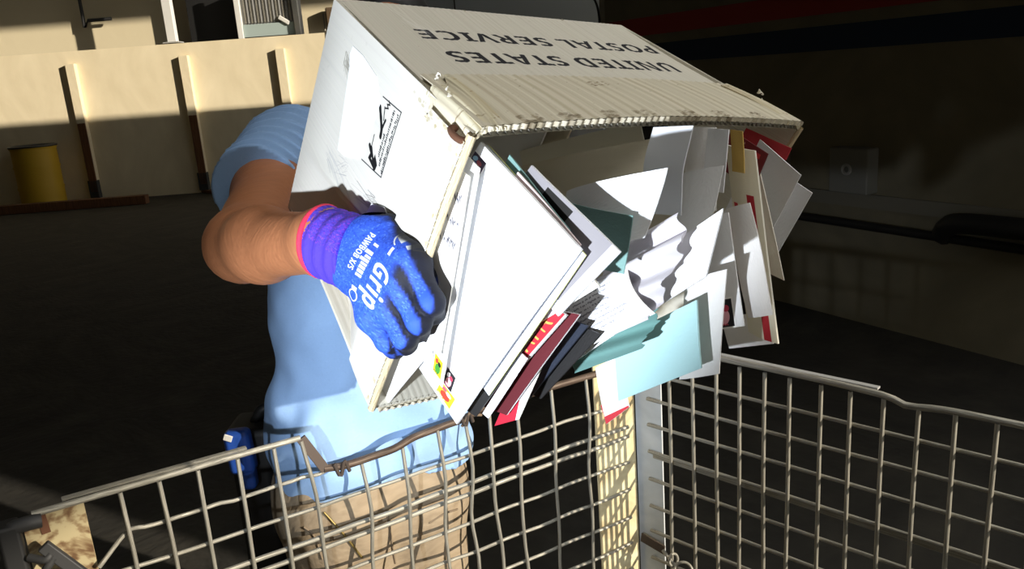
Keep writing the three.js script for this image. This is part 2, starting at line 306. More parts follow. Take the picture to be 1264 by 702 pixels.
{ // the flash on its stand, outside the frame to the left
  const f = thing('flash_stand', 'black studio flash on a light stand left of the camera', 'flash', V(FLASH.x, 0, FLASH.z));
  const aim = FLASH_AT.clone().sub(FLASH).normalize();
  const head = new THREE.CylinderGeometry(0.06, 0.045, 0.2, 24, 1, true); head.rotateX(Math.PI / 2); head.translate(0, 0, -0.11);
  const cap = new THREE.CylinderGeometry(0.045, 0.045, 0.02, 24); cap.rotateX(Math.PI / 2); cap.translate(0, 0, -0.21);
  const hg = mergeGeometries([head, cap]);
  const q = new THREE.Quaternion().setFromUnitVectors(V(0, 0, 1), aim);
  hg.applyQuaternion(q); hg.translate(0, FLASH.y, 0); mesh('head', hg, M.black, f);
  const face = new THREE.CylinderGeometry(0.055, 0.055, 0.006, 24); face.rotateX(Math.PI / 2); face.applyQuaternion(q); face.translate(0, FLASH.y, 0);
  mesh('flash_face', face, new THREE.MeshStandardMaterial({ color: 0xffffff, emissive: 0xffffff, emissiveIntensity: 2 }), f);
  const dir = (az, el) => fromEye(Math.sin(az * D2R) * Math.cos(el * D2R), -Math.sin(el * D2R), Math.cos(az * D2R) * Math.cos(el * D2R)).sub(camera.position).multiplyScalar(0.2);
  const q1 = dir(-18, -24), q2 = dir(16, 42), out = fromEye(-1, 0, -0.5).sub(camera.position).normalize(), y0 = V(0, FLASH.y, 0);
  mesh('added_shade_leaf', flat(q1.clone().addScaledVector(out, 0.075).add(y0), q2.clone().addScaledVector(out, 0.075).add(y0), out, 0.15, 0.002), M.black, f);  // unseen leaf added to keep the flash off the sleeve and upper arm
  const q3 = dir(22, -6), q4 = dir(46, 24), low = fromEye(0.6, 0.8, -0.2).sub(camera.position).normalize();
  mesh('added_shade_leaf', flat(q3.clone().addScaledVector(low, 0.06).add(y0), q4.clone().addScaledVector(low, 0.06).add(y0), low, 0.12, 0.002), M.black, f);  // second unseen leaf, added to stop flash spill on the right-hand wall
  mesh('added_leaf_arm', bar(y0.clone().addScaledVector(aim, -0.02).addScaledVector(low, 0.05), q3.clone().lerp(q4, 0.5).addScaledVector(low, 0.05).add(y0), 0.004), M.black, f);  // rods that hold the two added leaves
  mesh('added_leaf_arm', bar(y0.clone().addScaledVector(aim, -0.02).addScaledVector(out, 0.05), q1.clone().lerp(q2, 0.5).addScaledVector(out, 0.06).add(y0), 0.004), M.black, f);
  mesh('pole', bar(V(0, 0.3, 0), V(0, FLASH.y - 0.06, 0).addScaledVector(aim, -0.12), 0.012), M.black, f);
  for (let i = 0; i < 3; i++) { const a = i * 2.094 + 0.3; mesh('leg', bar(V(0, 0.5, 0), V(Math.sin(a) * 0.24, 0.01, Math.cos(a) * 0.24), 0.009), M.black, f); }
}

// ───────────────────────── wire mail cart
const K = V(0.253, 1.03, -1.629), CL = V(-0.738, 1.03, -1.059), CR = V(0.757, 1.03, -1.119);
{
  const base = V(0, 0, -1.2);
  const cart = thing('wire_cart', 'steel wire-mesh rolling cart with a bent rail under the white tub', 'cart', base);
  const LD = K.clone().sub(CL).normalize(), RD = CR.clone().sub(K).normalize();
  const LN = V(-LD.z, 0, LD.x).multiplyScalar(1), RNn = V(-RD.z, 0, RD.x);        // LN points to the camera side
  if (LN.z < 0) LN.multiplyScalar(-1); if (RNn.z < 0) RNn.multiplyScalar(-1);
  const LP = (s, y, o = 0) => V(CL.x, y, CL.z).addScaledVector(LD, s).addScaledVector(LN, o).sub(base);
  const RP = (s, y, o = 0) => V(K.x, y, K.z).addScaledVector(RD, s).addScaledVector(RNn, o).sub(base);
  const UP = V(0, 1, 0), BOT = 0.26;
  // left panel: upright wires (the ones right of the gap start at the lowered rail)
  const ls = [0.137, 0.193, 0.25, 0.312, 0.372, 0.43, 0.516, 0.597, 0.667, 0.725, 0.78, 0.84, 0.922, 1.007];
  const lowRail = (s) => s < 0.45 ? 1.022 : s < 0.62 ? 0.962 - 0.004 * Math.sin((s - 0.45) * 18) : s < 0.7 ? 0.968 : Math.min(0.988, 0.968 + (s - 0.7) * 0.14);
  for (const s of ls) {
    const top = lowRail(s) + (s > 0.45 ? 0.002 : 0.004), p = [];
    const j = s > 0.45 && s < 0.85 ? 0.006 : 0.002;
    for (let i = 0; i <= 7; i++) { const y = top + (BOT - top) * i / 7; p.push(LP(s - (s > 0.45 ? 0.010 : 0.004) * i / 7 * 0.6 + rr(-j, j) * (i > 0 ? 1 : 0.3), y, 0.004 + (i % 2 ? 0.002 : -0.002) + (s > 0.45 && i === 1 ? 0.004 : 0))); }
    if (s === 0.43) p[0] = LP(0.417, 1.026, 0.004);
    mesh('vertical_wire', tube(p, 0.0036, 22, 7), M.steel, cart);
  }
  const ly = [0.958, 0.896, 0.838, 0.815, 0.754, 0.69, 0.622, 0.556, 0.49, 0.42, 0.35];
  ly.forEach((y, k) => {
    const p = []; const s0 = k === 0 ? 0.135 : 0.03, s1 = k === 0 ? 0.46 : 1.118;
    for (let i = 0; i <= 14; i++) { const s = s0 + (s1 - s0) * i / 14; p.push(LP(s, y - (k === 1 || k === 2 ? 0.0 : 0) + rr(-0.0015, 0.0015) - 0.004 * Math.sin(s * 5) * (k < 5 ? 1 : 0), -0.004 + (i % 2 ? 0.0012 : -0.0012))); }
    if (k === 0) p.unshift(LP(0.088, 0.918, 0.006));
    mesh('horizontal_wire', tube(p, k === 2 || k === 3 ? 0.0046 : 0.0036, 40, 7), M.steel, cart);
  });
  // top rails: the left length, the end bracket of the gap, the bent lowered rail
  mesh('top_rail', tube([LP(0.02, 1.03), LP(0.2, 1.0305), LP(0.417, 1.03)], 0.0052, 20, 8), M.steel, cart);
  mesh('rail_cap', flat(LP(0.06, 1.038, -0.006), LP(0.33, 1.037, -0.006), LN, 0.010, 0.004), M.steel, cart);
  mesh('gap_bracket', flat(LP(0.418, 1.030, 0.002), LP(0.452, 0.960, 0.002), LD, 0.017, 0.006), mat(0.10, 0.075, 0.06, { roughness: 0.6, metalness: 0.3 }), cart).userData.label = 'dark flat bracket at the gap';
  mesh('bent_rail', tube([LP(0.45, 0.962), LP(0.49, 0.958, 0.004), LP(0.54, 0.957), LP(0.58, 0.962, 0.006), LP(0.62, 0.969), LP(0.68, 0.972, -0.002), LP(0.726, 0.976), LP(0.775, 0.988), LP(0.80, 0.984), LP(0.943, 0.986), LP(1.05, 0.985)], 0.0072, 60, 8), new THREE.MeshStandardMaterial({ map: noiseTex(128, (u, v) => fbm(u, v, 20, 4) * 1.1, [[52, 36, 28], [112, 98, 84]]), roughness: 0.6, metalness: 0.35 }), cart).userData.label = 'bent rusty top rail of the lowered gap';
  for (const [s, y] of [[0.478, 0.957], [0.726, 0.978]]) mesh('wire_clip', tube([LP(s - 0.012, y + 0.012, 0.008), LP(s - 0.004, y - 0.012, 0.012), LP(s + 0.006, y + 0.012, 0.01), LP(s + 0.014, y - 0.010, 0.008)], 0.0035, 20, 6), mat(0.05, 0.035, 0.026), cart);
  mesh('wire_clip', tube([LP(0.716, 0.965, 0.008), LP(0.735, 0.995, 0.012), LP(0.742, 1.012, 0.01), LP(0.738, 0.985, 0.008), LP(0.76, 0.975, 0.006)], 0.003, 24, 6), mat(0.16, 0.11, 0.07), cart);
  // right panel
  const rs = [0.084, 0.14, 0.195, 0.245, 0.297, 0.346, 0.405, 0.457, 0.513, 0.569, 0.624, 0.683, 0.74, 0.80];
  for (const s of rs) mesh('vertical_wire', tube([RP(s, 1.026, 0.004), RP(s + rr(-0.002, 0.002), 0.8, 0.004), RP(s + rr(-0.002, 0.002), 0.55, 0.005), RP(s, BOT, 0.004)], 0.0039, 12, 7), M.steel, cart);
  const ry = [0.963, 0.905, 0.845, 0.782, 0.716, 0.65, 0.588, 0.52, 0.45, 0.38, 0.31];
  ry.forEach((y, k) => {
    mesh('horizontal_wire', tube([RP(0.022, y, -0.003), RP(0.3, y + rr(-0.001, 0.001), -0.003), RP(0.6, y + rr(-0.001, 0.001), -0.003), RP(0.83, y, -0.003)], 0.0038, 24, 7), M.steel, cart);
    if (k === 3) mesh('stiffener_bar', flat(RP(0.03, y - 0.008, -0.009), RP(0.83, y - 0.008, -0.009), UP, 0.016, 0.004), M.steel, cart);
  });
  mesh('top_rail', tube([RP(0.02, 1.032), RP(0.3, 1.034), RP(0.5, 1.031), RP(0.55, 1.022, 0.003), RP(0.62, 1.028), RP(0.83, 1.03)], 0.0062, 40, 8), M.steel, cart);
  mesh('rail_cap', flat(RP(0.03, 1.038, -0.008), RP(0.5, 1.038, -0.008), RNn, 0.012, 0.004), M.grey, cart);
  // corner post, two plates meeting at the far corner
  mesh('corner_plate', uvScale(flat(LP(1.087, 1.03, -0.010), LP(1.087, 0.2, -0.010), LD, 0.105, 0.004), 2), M.beige, cart).userData.label = 'beige painted corner plate crossed by wire shadows';
  mesh('corner_plate', uvScale(flat(RP(0.019, 1.045, -0.012), RP(0.019, 0.18, -0.012), RD, 0.068, 0.004), 2), M.greyPaint, cart).userData.label = 'grey painted corner plate';
  // near-left end: plate, post, latch
  mesh('end_plate', uvScale(flat(LP(0.046, 1.024, -0.008), LP(0.046, 0.905, -0.008), LD, 0.082, 0.003), 6), new THREE.MeshStandardMaterial({ map: noiseTex(256, (u, v) => Math.min(1, Math.max(0, fbm(u, v, 10, 5) * 2.6 - 0.55)), [[92, 66, 40], [164, 151, 116]]), roughness: 0.85 }), cart).userData.label = 'rust-streaked beige end plate';
  mesh('rust_streak', flat(LP(0.030, 1.022, -0.0055), LP(0.032, 0.992, -0.0055), LD, 0.012, 0.001), M.rust, cart);
  mesh('end_post', flat(LP(-0.012, 1.028, 0.0), LP(-0.012, 0.2, 0.0), LN, 0.035, 0.03), M.black, cart);
  mesh('end_elbow', tube([LP(-0.012, 1.0, 0.004), LP(-0.010, 1.018, 0.006), LP(0.012, 1.022, 0.008), LP(0.03, 1.02, 0.006)], 0.011, 14, 8), M.dark, cart);
  mesh('latch_bar', flat(LP(0.026, 0.992, 0.03), LP(0.115, 0.86, 0.05), LN, 0.012, 0.018), M.dark, cart).userData.label = 'dark pitted latch bar';
  mesh('latch_link', tube([LP(0.006, 0.975, 0.02), LP(0.025, 0.972, 0.035), LP(0.034, 0.978, 0.034)], 0.006, 12, 8), M.dark, cart);
  mesh('latch_link', tube([LP(0.006, 0.93, 0.02), LP(0.022, 0.955, 0.035), LP(0.036, 0.972, 0.036)], 0.006, 12, 8), M.dark, cart);
  mesh('latch_link', tube([LP(0.004, 0.955, 0.02), LP(0.003, 0.93, 0.03), LP(0.012, 0.91, 0.03)], 0.005, 12, 8), M.dark, cart);
  // lower latch at the far corner
  mesh('corner_clip', flat(RP(0.0, 0.566, 0.004), RP(0.062, 0.556, 0.004), UP, 0.022, 0.004), mat(0.07, 0.05, 0.035), cart);
  const ring = new THREE.TorusGeometry(0.019, 0.0032, 8, 24); ring.lookAt(V(-0.2, 0.5, 1)); { const c = RP(0.115, 0.530, 0.012); ring.translate(c.x, c.y, c.z); } mesh('latch_ring', ring, M.steel, cart);
  const ring2 = new THREE.TorusGeometry(0.013, 0.003, 8, 20); ring2.lookAt(V(0.7, 0.3, 1)); { const c = RP(0.090, 0.548, 0.012); ring2.translate(c.x, c.y, c.z); } mesh('latch_ring', ring2, M.steel, cart);
  mesh('latch_pin', tube([RP(0.06, 0.558, 0.008), RP(0.10, 0.535, 0.014), RP(0.15, 0.525, 0.012)], 0.004, 12, 8), M.steel, cart);
  // the far ends, base tray and casters
  const nl = LP(-0.012, 0, 0).clone(), nr = RP(0.83, 0, 0).clone(), kk = LP(1.12, 0, 0).clone(), near = nl.clone().add(nr).sub(kk);
  mesh('end_post', flat(V(nr.x, 1.03, nr.z), V(nr.x, 0.18, nr.z), RD, 0.04, 0.03), M.greyPaint, cart);
  const s = new THREE.Shape(); s.moveTo(nl.x, nl.z); s.lineTo(kk.x, kk.z); s.lineTo(nr.x, nr.z); s.lineTo(near.x * 0.9 + nl.x * 0.05, near.z * 0.9 + nl.z * 0.05 + 0.02);
  const fg = new THREE.ExtrudeGeometry(s, { depth: 0.03, bevelEnabled: false }); fg.rotateX(Math.PI / 2); fg.translate(0, 0.21, 0);
  mesh('base_tray', fg, M.dark, cart);
  for (const c of [nl, kk, nr, near]) {
    const x = c.x * 0.85, z = c.z * 0.85;
    const w = mesh('caster', new THREE.CylinderGeometry(0.07, 0.07, 0.035, 20).rotateZ(Math.PI / 2).translate(x, 0.07, z), M.black, cart);
    mesh('fork', boxAt(0.05, 0.09, 0.06, x, 0.15, z), M.steel, w);
  }
}

// ───────────────────────── the white corrugated plastic mail tub
const TX = V(0.787, -0.083, -0.612).normalize(), TY = V(0.478, -0.545, 0.689).normalize(), TZ = TX.clone().cross(TY).normalize();
TY.copy(TZ.clone().cross(TX));
const TO = V(-0.047, 1.556, -1.065), TL = 0.464, TW = 0.337, TH = 0.295, TLb = 0.4234, TWb = 0.2708;
const tubM = new THREE.Matrix4().makeBasis(TX, TY, TZ).setPosition(TO);
const inTub = (x, y, z) => V(x, y, z).applyMatrix4(tubM);
const sst = (a, b, x) => { const t = Math.min(1, Math.max(0, (x - a) / (b - a))); return t * t * (3 - 2 * t); };
// a twin-wall sheet: two rippled liners with a zigzag web between, flutes running from v = 0 to v = 1
function corrugated(P, n, T, flutes, rows, ripple, uvFn, cap) {
  const pos = [], uv = [], idx = [], add = (p, u, v) => { pos.push(p.x, p.y, p.z); const t = uvFn(u, v); uv.push(t[0], t[1]); return pos.length / 3 - 1; };
  const cols = flutes * 4;
  for (const side of [0, 1]) {
    const s0 = pos.length / 3;
    for (let j = 0; j <= rows; j++) for (let i = 0; i <= cols; i++) {
      const u = i / cols, v = j / rows, d = (side ? -T : 0) + (side ? -1 : 1) * ripple * (0.5 - 0.5 * Math.cos(i * Math.PI / 2));
      add(P(u, v).addScaledVector(n, d), u, v);
    }
    for (let j = 0; j < rows; j++) for (let i = 0; i < cols; i++) { const a = s0 + j * (cols + 1) + i, b = a + 1, c = a + cols + 1, d = c + 1; side ? idx.push(a, c, b, b, c, d) : idx.push(a, b, c, b, d, c); }
  }
  const s0 = pos.length / 3, W = flutes * 2;
  for (let j = 0; j <= rows; j++) for (let i = 0; i <= W; i++) add(P(i / W, j / rows).addScaledVector(n, i % 2 ? -T : 0), i / W, j / rows);
  for (let j = 0; j < rows; j++) for (let i = 0; i < W; i++) { const a = s0 + j * (W + 1) + i, b = a + 1, c = a + W + 1, d = c + 1; idx.push(a, b, c, b, d, c); }
  if (cap) {                               // sealed flute ends along v = 1
    const c0 = pos.length / 3, up = P(0.5, 1).sub(P(0.5, 0.98)).normalize();
    for (let i = 0; i <= cols; i++) for (const d of [0.0002, -T - 0.0002]) add(P(i / cols, 1).addScaledVector(n, d).addScaledVector(up, (i % 4 < 2 ? 0.0012 : -0.0004)), i / cols, 0.97);
    for (let i = 0; i < cols; i++) { const a = c0 + 2 * i; idx.push(a, a + 1, a + 2, a + 1, a + 3, a + 2); }
  }
  const g = new THREE.BufferGeometry();
  g.setAttribute('position', new THREE.Float32BufferAttribute(pos, 3)); g.setAttribute('uv', new THREE.Float32BufferAttribute(uv, 2));
  g.setIndex(idx); g.computeVertexNormals(); return g;
}
const speck = (c, w, h, n, col, s0, s1, a) => { for (let i = 0; i < n; i++) { c.globalAlpha = a * rnd(); c.fillStyle = col; c.beginPath(); c.ellipse(rnd() * w, rnd() * h, rr(s0, s1), rr(s0, s1) * 0.5, rnd() * 3, 0, 7); c.fill(); } c.globalAlpha = 1; };
const scratch = (c, x, y, dx, dy, n, col, wd, a) => { c.strokeStyle = col; for (let i = 0; i < n; i++) { c.globalAlpha = a * rnd(); c.lineWidth = wd * rnd() + 0.4; c.beginPath(); const X = x + rr(-1, 1) * 30, Y = y + rr(-1, 1) * 20; c.moveTo(X, Y); c.lineTo(X + dx * rnd(), Y + dy * rnd()); c.stroke(); } c.globalAlpha = 1; };
const plasticTex = canvasTex(512, 512, (c, w, h) => {
  c.fillStyle = '#d6d1c2'; c.fillRect(0, 0, w, h);
  for (let i = 0; i < 260; i++) { c.globalAlpha = 0.10 * rnd(); c.fillStyle = rnd() < 0.5 ? '#fff' : '#a89f88'; c.fillRect(rnd() * w, 0, rr(1, 4), h); }
  c.globalAlpha = 1; speck(c, w, h, 240, '#6b5d45', 0.5, 3, 0.35); speck(c, w, h, 30, '#8a7858', 3, 12, 0.15);
});
const textTex = canvasTex(1024, 640, (c, w, h) => {
  c.fillStyle = '#d4cebf'; c.fillRect(0, 0, w, h);
  for (let i = 0; i < 420; i++) { c.globalAlpha = 0.10 * rnd(); c.fillStyle = rnd() < 0.55 ? '#f4f1e8' : '#9c937e'; c.fillRect(rnd() * w, 0, rr(1, 5), h); }
  c.globalAlpha = 1;
  const line = (t, x0, x1, base, cap) => { c.save(); c.font = 'bold ' + cap * 1.39 + 'px sans-serif'; const tw = c.measureText(t).width; c.translate(x0, base); c.scale((x1 - x0) / tw, 1); c.fillStyle = '#26262a'; c.fillText(t, 0, 0); c.restore(); };
  line('UNITED STATES', 72, 866, 383, 58); line('POSTAL SERVICE', 24, 884, 498, 50);
  speck(c, w, h, 700, '#d2cdbf', 0.5, 2, 0.5); speck(c, w, h, 260, '#5d513c', 0.5, 2.5, 0.4);
  scratch(c, 820, 470, 60, 190, 30, '#f6f4ee', 2, 0.5);
});
const cuffTex = canvasTex(1024, 256, (c, w, h) => {
  c.fillStyle = '#cfc6b0'; c.fillRect(0, 0, w, h);
  for (let i = 0; i < 58; i++) { c.globalAlpha = 0.25 + 0.2 * rnd(); c.fillStyle = i % 2 ? '#e8e0cc' : '#b3a689'; c.fillRect(i * w / 58, 0, w / 116, h); }
  c.globalAlpha = 1; speck(c, w, h, 300, '#77664a', 0.6, 4, 0.4);
  for (const x of [180, 330, 455, 590, 690, 800, 900]) { for (let k = 0; k < 26; k++) { c.globalAlpha = 0.28 * rnd(); c.fillStyle = '#4e3f2a'; c.beginPath(); c.ellipse(x + rr(-26, 26), h - rr(2, 34), rr(3, 14), rr(2, 7), 0.2, 0, 7); c.fill(); } }
  for (let k = 0; k < 60; k++) { c.globalAlpha = 0.4 * rnd(); c.fillStyle = '#5b482d'; c.beginPath(); c.ellipse(560 + rr(-30, 40), rr(40, 70), rr(1, 7), rr(1, 4), 0.3, 0, 7); c.fill(); }
  c.globalAlpha = 1;
});
const endTex = canvasTex(1024, 900, (c, w, h) => {
  c.fillStyle = '#d4d1c8'; c.fillRect(0, 0, w, h);
  for (let i = 0; i < 160; i++) { c.globalAlpha = 0.08 * rnd(); c.fillStyle = rnd() < 0.5 ? '#eceae4' : '#b2afa4'; c.fillRect(rnd() * w, 0, rr(2, 9), h); }
  c.globalAlpha = 1; speck(c, w, h, 320, '#8b8a86', 0.7, 3, 0.4); speck(c, w, h, 40, '#b5b2a6', 4, 16, 0.2);
  scratch(c, 150, 720, 60, -80, 60, '#5b584c', 3, 0.5); scratch(c, 240, 660, 70, -60, 30, '#7c776a', 2, 0.4);
  scratch(c, 540, 700, 40, -260, 26, '#8c8f98', 4, 0.35); scratch(c, 500, 560, 60, 120, 20, '#777a84', 3, 0.35);
  scratch(c, 470, 330, 60, 160, 40, '#4c4a44', 3, 0.5); scratch(c, 620, 380, 120, 200, 26, '#8f8d88', 3, 0.3);
  // the stamped box: outline, two lines of small print, two black scrawls
  const Z = (z, v) => [512 + z * 3200, h * (1 - v)];
  c.strokeStyle = '#2a2a2e'; c.lineWidth = 4; c.beginPath(); let p = Z(-0.1175, 0.50); c.moveTo(...p); p = Z(-0.1218, 0.632); c.lineTo(...p); p = Z(-0.0455, 0.622); c.lineTo(...p); p = Z(-0.036, 0.47); c.lineTo(...p); c.stroke();
  c.fillStyle = '#2a2a2e';
  for (const [v, n] of [[0.612, 30], [0.590, 28], [0.572, 12]]) for (let i = 0; i < n; i++) { const q = Z(-0.117 + i * 0.0023 + (v < 0.58 ? 0.03 : 0), v); c.fillRect(q[0], q[1] - 6 - 8 * rnd() * (v > 0.6), rr(3, 6), rr(7, 12)); }
  c.lineCap = 'round'; c.strokeStyle = '#161618';
  const scr = (pts, wd) => { c.lineWidth = wd; c.beginPath(); pts.forEach((q, i) => i ? c.lineTo(...Z(q[0], q[1])) : c.moveTo(...Z(q[0], q[1]))); c.stroke(); };
  scr([[-0.106, 0.50], [-0.097, 0.525], [-0.088, 0.548], [-0.080, 0.553]], 15); scr([[-0.088, 0.548], [-0.100, 0.556]], 9);
  scr([[-0.110, 0.535], [-0.1125, 0.552], [-0.115, 0.54], [-0.117, 0.556], [-0.1195, 0.545]], 5); scr([[-0.1105, 0.53], [-0.098, 0.545]], 5);
  scr([[-0.060, 0.50], [-0.054, 0.525], [-0.048, 0.52], [-0.046, 0.55], [-0.054, 0.555], [-0.05, 0.57], [-0.044, 0.565]], 15); scr([[-0.075, 0.512], [-0.055, 0.515]], 4); scr([[-0.060, 0.515], [-0.047, 0.555]], 12);
  // dirt along the rim
  for (let k = 0; k < 130; k++) { c.globalAlpha = 0.35 * rnd(); c.fillStyle = '#a08448'; c.beginPath(); c.ellipse(rr(0, w), rr(0, 26), rr(2, 14), rr(1, 7), 0, 0, 7); c.fill(); }
  for (let k = 0; k < 70; k++) { c.globalAlpha = 0.35 * rnd(); c.fillStyle = '#8f7a45'; c.beginPath(); c.ellipse(rr(0, 60), rr(0, 300), rr(2, 9), rr(2, 12), 0, 0, 7); c.fill(); }
  c.globalAlpha = 1;
});
const pm = (t) => new THREE.MeshPhysicalMaterial({ map: t, roughness: 0.78, specularIntensity: 0.4, side: THREE.DoubleSide });
const cornerTex = canvasTex(256, 256, (c, w, h) => { c.fillStyle = '#d2c8ae'; c.fillRect(0, 0, w, h); for (let i = 0; i < 60; i++) { c.globalAlpha = 0.4 * rnd(); c.fillStyle = ['#efe6cf', '#9c7c44', '#e0d2ac'][i % 3]; c.fillRect(rnd() * w, 0, rr(2, 8), h); } speck(c, w, h, 160, '#5c4425', 1, 7, 0.5); });
const MP = { corner: pm(cornerTex),  plain: pm(plasticTex), text: pm(textTex), cuff: pm(cuffTex), end: pm(endTex), strip: mat(0.66, 0.54, 0.33, { roughness: 0.7, bumpMap: grainTex, bumpScale: 0.001 }), label: mat(0.86, 0.86, 0.86, { roughness: 0.8, bumpMap: grainTex, bumpScale: 0.0005 }), shard: mat(0.74, 0.70, 0.60, { roughness: 0.6, side: THREE.DoubleSide }) };
{
  const tub = thing('mail_tub', 'white corrugated plastic mail tub tipped over and full of letters', 'tub');
  tub.position.copy(TO); tub.quaternion.setFromRotationMatrix(tubM);
  const lp = (a, b, t) => a + (b - a) * t, T = 0.0045;
  const side = (sz) => (u, v) => V(lp(-1, 1, u) * lp(TLb, TL, v) / 2, v * TH, sz * (lp(TWb, TW, v) / 2 + 0.010 * Math.sin(Math.PI * Math.min(1, u * 0.9 + 0.04)) * v * v - 0.004 * Math.sin(Math.PI * v)));
  const nS = (sz) => V(0, -(TW - TWb) / 2, sz * TH).normalize();
  const dent = (z, v) => { const y = v * TH, d = (z - 0.036) * 0.983 + (y - 0.03) * 0.184; return -0.17 * Math.max(0, d) * sst(0, 0.3, v) * (1 - sst(0.5, 0.8, v)) + 0.004 * Math.max(0, 1 - Math.abs(d) / 0.012) * sst(0.05, 0.3, v) * (1 - sst(0.5, 0.7, v)); };
  const end = (sx) => (u, v) => { const z = lp(-1, 1, u) * lp(TWb, TW, v) / 2; return V(sx * (lp(TLb, TL, v) / 2 + (sx < 0 ? dent(z, v) + 0.0015 * Math.sin(u * 9) * v : 0)), v * TH, z); };
  const nE = (sx) => V(sx * TH, -(TL - TLb) / 2, 0).normalize();
  mesh('long_side', corrugated(side(-1), nS(-1), T, 58, 14, 0.00035, (u, v) => [1 - u, v]), MP.text, tub).userData.label = 'long side printed with large upside-down lettering';
  mesh('long_side', corrugated(side(1), nS(1), T, 58, 8, 0.00035, (u, v) => [u * 3, v * 2]), MP.plain, tub);
  mesh('end_panel', corrugated(end(-1), nE(-1), T, 42, 40, 0.00018, (u, v) => [u, v]), MP.end, tub).userData.label = 'scuffed end panel with a stamped box of print';
  mesh('end_panel', corrugated(end(1), nE(1), T, 42, 8, 0.0002, (u, v) => [u * 2, v * 2]), MP.plain, tub);
  mesh('base', corrugated((u, v) => V(lp(-TLb, TLb, u) / 2, 0, lp(-TWb, TWb, v) / 2), V(0, -1, 0), T, 52, 4, 0.0003, (u, v) => [u * 3, v * 2]), MP.plain, tub);
  // folded-over cuffs at the rim
  const C0 = 0.64, cuffOn = (fn, n, u0, u1, v0, lift) => (u, v) => { const vv = lp(v0, 1.005, v), p = fn(lp(u0, u1, u), vv); return p.addScaledVector(n, T + 0.001 + lift * Math.sin(Math.PI * v)); };
  mesh('cuff', corrugated(cuffOn(side(-1), nS(-1), 0.012, 0.995, C0, 0.002), nS(-1), T, 52, 8, 0.0010, (u, v) => [1 - u, 1 - v], true), MP.cuff, tub).userData.label = 'stained ribbed rim cuff';
  mesh('cuff', corrugated(cuffOn(side(1), nS(1), 0.02, 0.98, 0.8, 0.001), nS(1), T, 52, 4, 0.0008, (u, v) => [u, v], true), MP.cuff, tub);
  mesh('cuff', corrugated(cuffOn(end(-1), nE(-1), 0.02, 0.98, 0.80, 0.001), nE(-1), 0.003, 40, 6, 0.0002, (u, v) => [u * 0.98 + 0.01, 0.8 + v * 0.2]), MP.end, tub);
  mesh('cuff', corrugated(cuffOn(end(1), nE(1), 0.02, 0.98, 0.78, 0.001), nE(1), 0.003, 40, 4, 0.0002, (u, v) => [u, v * 0.4]), MP.cuff, tub);
  // cut edges of both end rims; the tan colour carries the warm light on them
  for (const sx of [-1, 1]) { const p = []; for (let i = 0; i <= 12; i++) { const q = end(sx)(i / 12, 1.002); p.push(q.addScaledVector(nE(sx), 0.0005)); }
    const g = tube(p, 0.0042, 30, 6); mesh('rim_strip', g, MP.strip, tub); }
  // ragged folded corners where the cuffs meet
  for (const sx of [-1, 1]) {
    const pts = (u, v) => { const vv = lp(0.66 + 0.17 * (1 - u), 1.004, v), hl = lp(TLb, TL, vv) / 2, hw = lp(TWb, TW, vv) / 2, a = u * Math.PI / 2, r = 0.018, jag = 0.005 * Math.sin(u * 21) * (1 - v);
      const q = u < 0.3 ? V(-hl - 0.004, 0, -hw + r + (0.3 - u) * 0.02) : u > 0.7 ? V(-hl + r + (u - 0.7) * 0.05, 0, -hw - 0.007) : V(-hl - 0.004 + (r + 0.004) * (1 - Math.cos((u - 0.3) / 0.4 * Math.PI / 2)), 0, -hw + r - (r + 0.007) * Math.sin((u - 0.3) / 0.4 * Math.PI / 2));
      return V(q.x * -sx, vv * TH + jag, q.z - 0.003 * Math.sin(v * 3)); };
    const g = corrugated(pts, V(sx * 0.6, 0, -0.8), 0.004, 12, 10, 0.0012, (u, v) => [u * 0.14, v], true);
    mesh('corner_fold', g, MP.corner, tub).userData.label = 'grimy tan folded corner';
  }
  mesh('corner_tear', new THREE.TorusGeometry(0.006, 0.003, 6, 14).scale(1, 1.5, 1).translate(-0.2345, 0.283, -0.160), M.rust, tub);
  // torn paper label stuck on the end panel
  const lab = new THREE.Shape(); [[-0.1185, 0.225], [-0.108, 0.216], [-0.098, 0.236], [-0.05, 0.27], [-0.0101, 0.299], [-0.014, 0.36], [-0.030, 0.452], [-0.045, 0.478], [-0.104, 0.498], [-0.1205, 0.43], [-0.122, 0.31]].forEach(([z, v], i) => i ? lab.lineTo(z, v * TH) : lab.moveTo(z, v * TH));
  const lg = new THREE.ExtrudeGeometry(lab, { depth: 0.0005, bevelEnabled: false });
  lg.applyMatrix4(new THREE.Matrix4().makeBasis(V(0, 0, 1), V(-(TL - TLb) / 2, TH, 0).normalize(), nE(-1).multiplyScalar(1))); lg.translate(-TLb / 2 - 0.0006, 0, 0);
  mesh('paper_label', lg, MP.label, tub).userData.label = 'torn blank white paper label';
  const lab2 = new THREE.Shape(); [[-0.012, 0.62], [0.006, 0.60], [0.012, 0.66], [0.004, 0.74], [-0.020, 0.77], [-0.026, 0.70]].forEach(([z, v], i) => i ? lab2.lineTo(z, v * TH) : lab2.moveTo(z, v * TH));
  const lg2 = new THREE.ExtrudeGeometry(lab2, { depth: 0.0005, bevelEnabled: false });
  lg2.applyMatrix4(new THREE.Matrix4().makeBasis(V(0, 0, 1), V(-(TL - TLb) / 2, TH, 0).normalize(), nE(-1))); lg2.translate(-TLb / 2 - 0.0008, 0, 0);
  mesh('paper_label', lg2, MP.label, tub).userData.label = 'torn scrap of white label beside the glove';
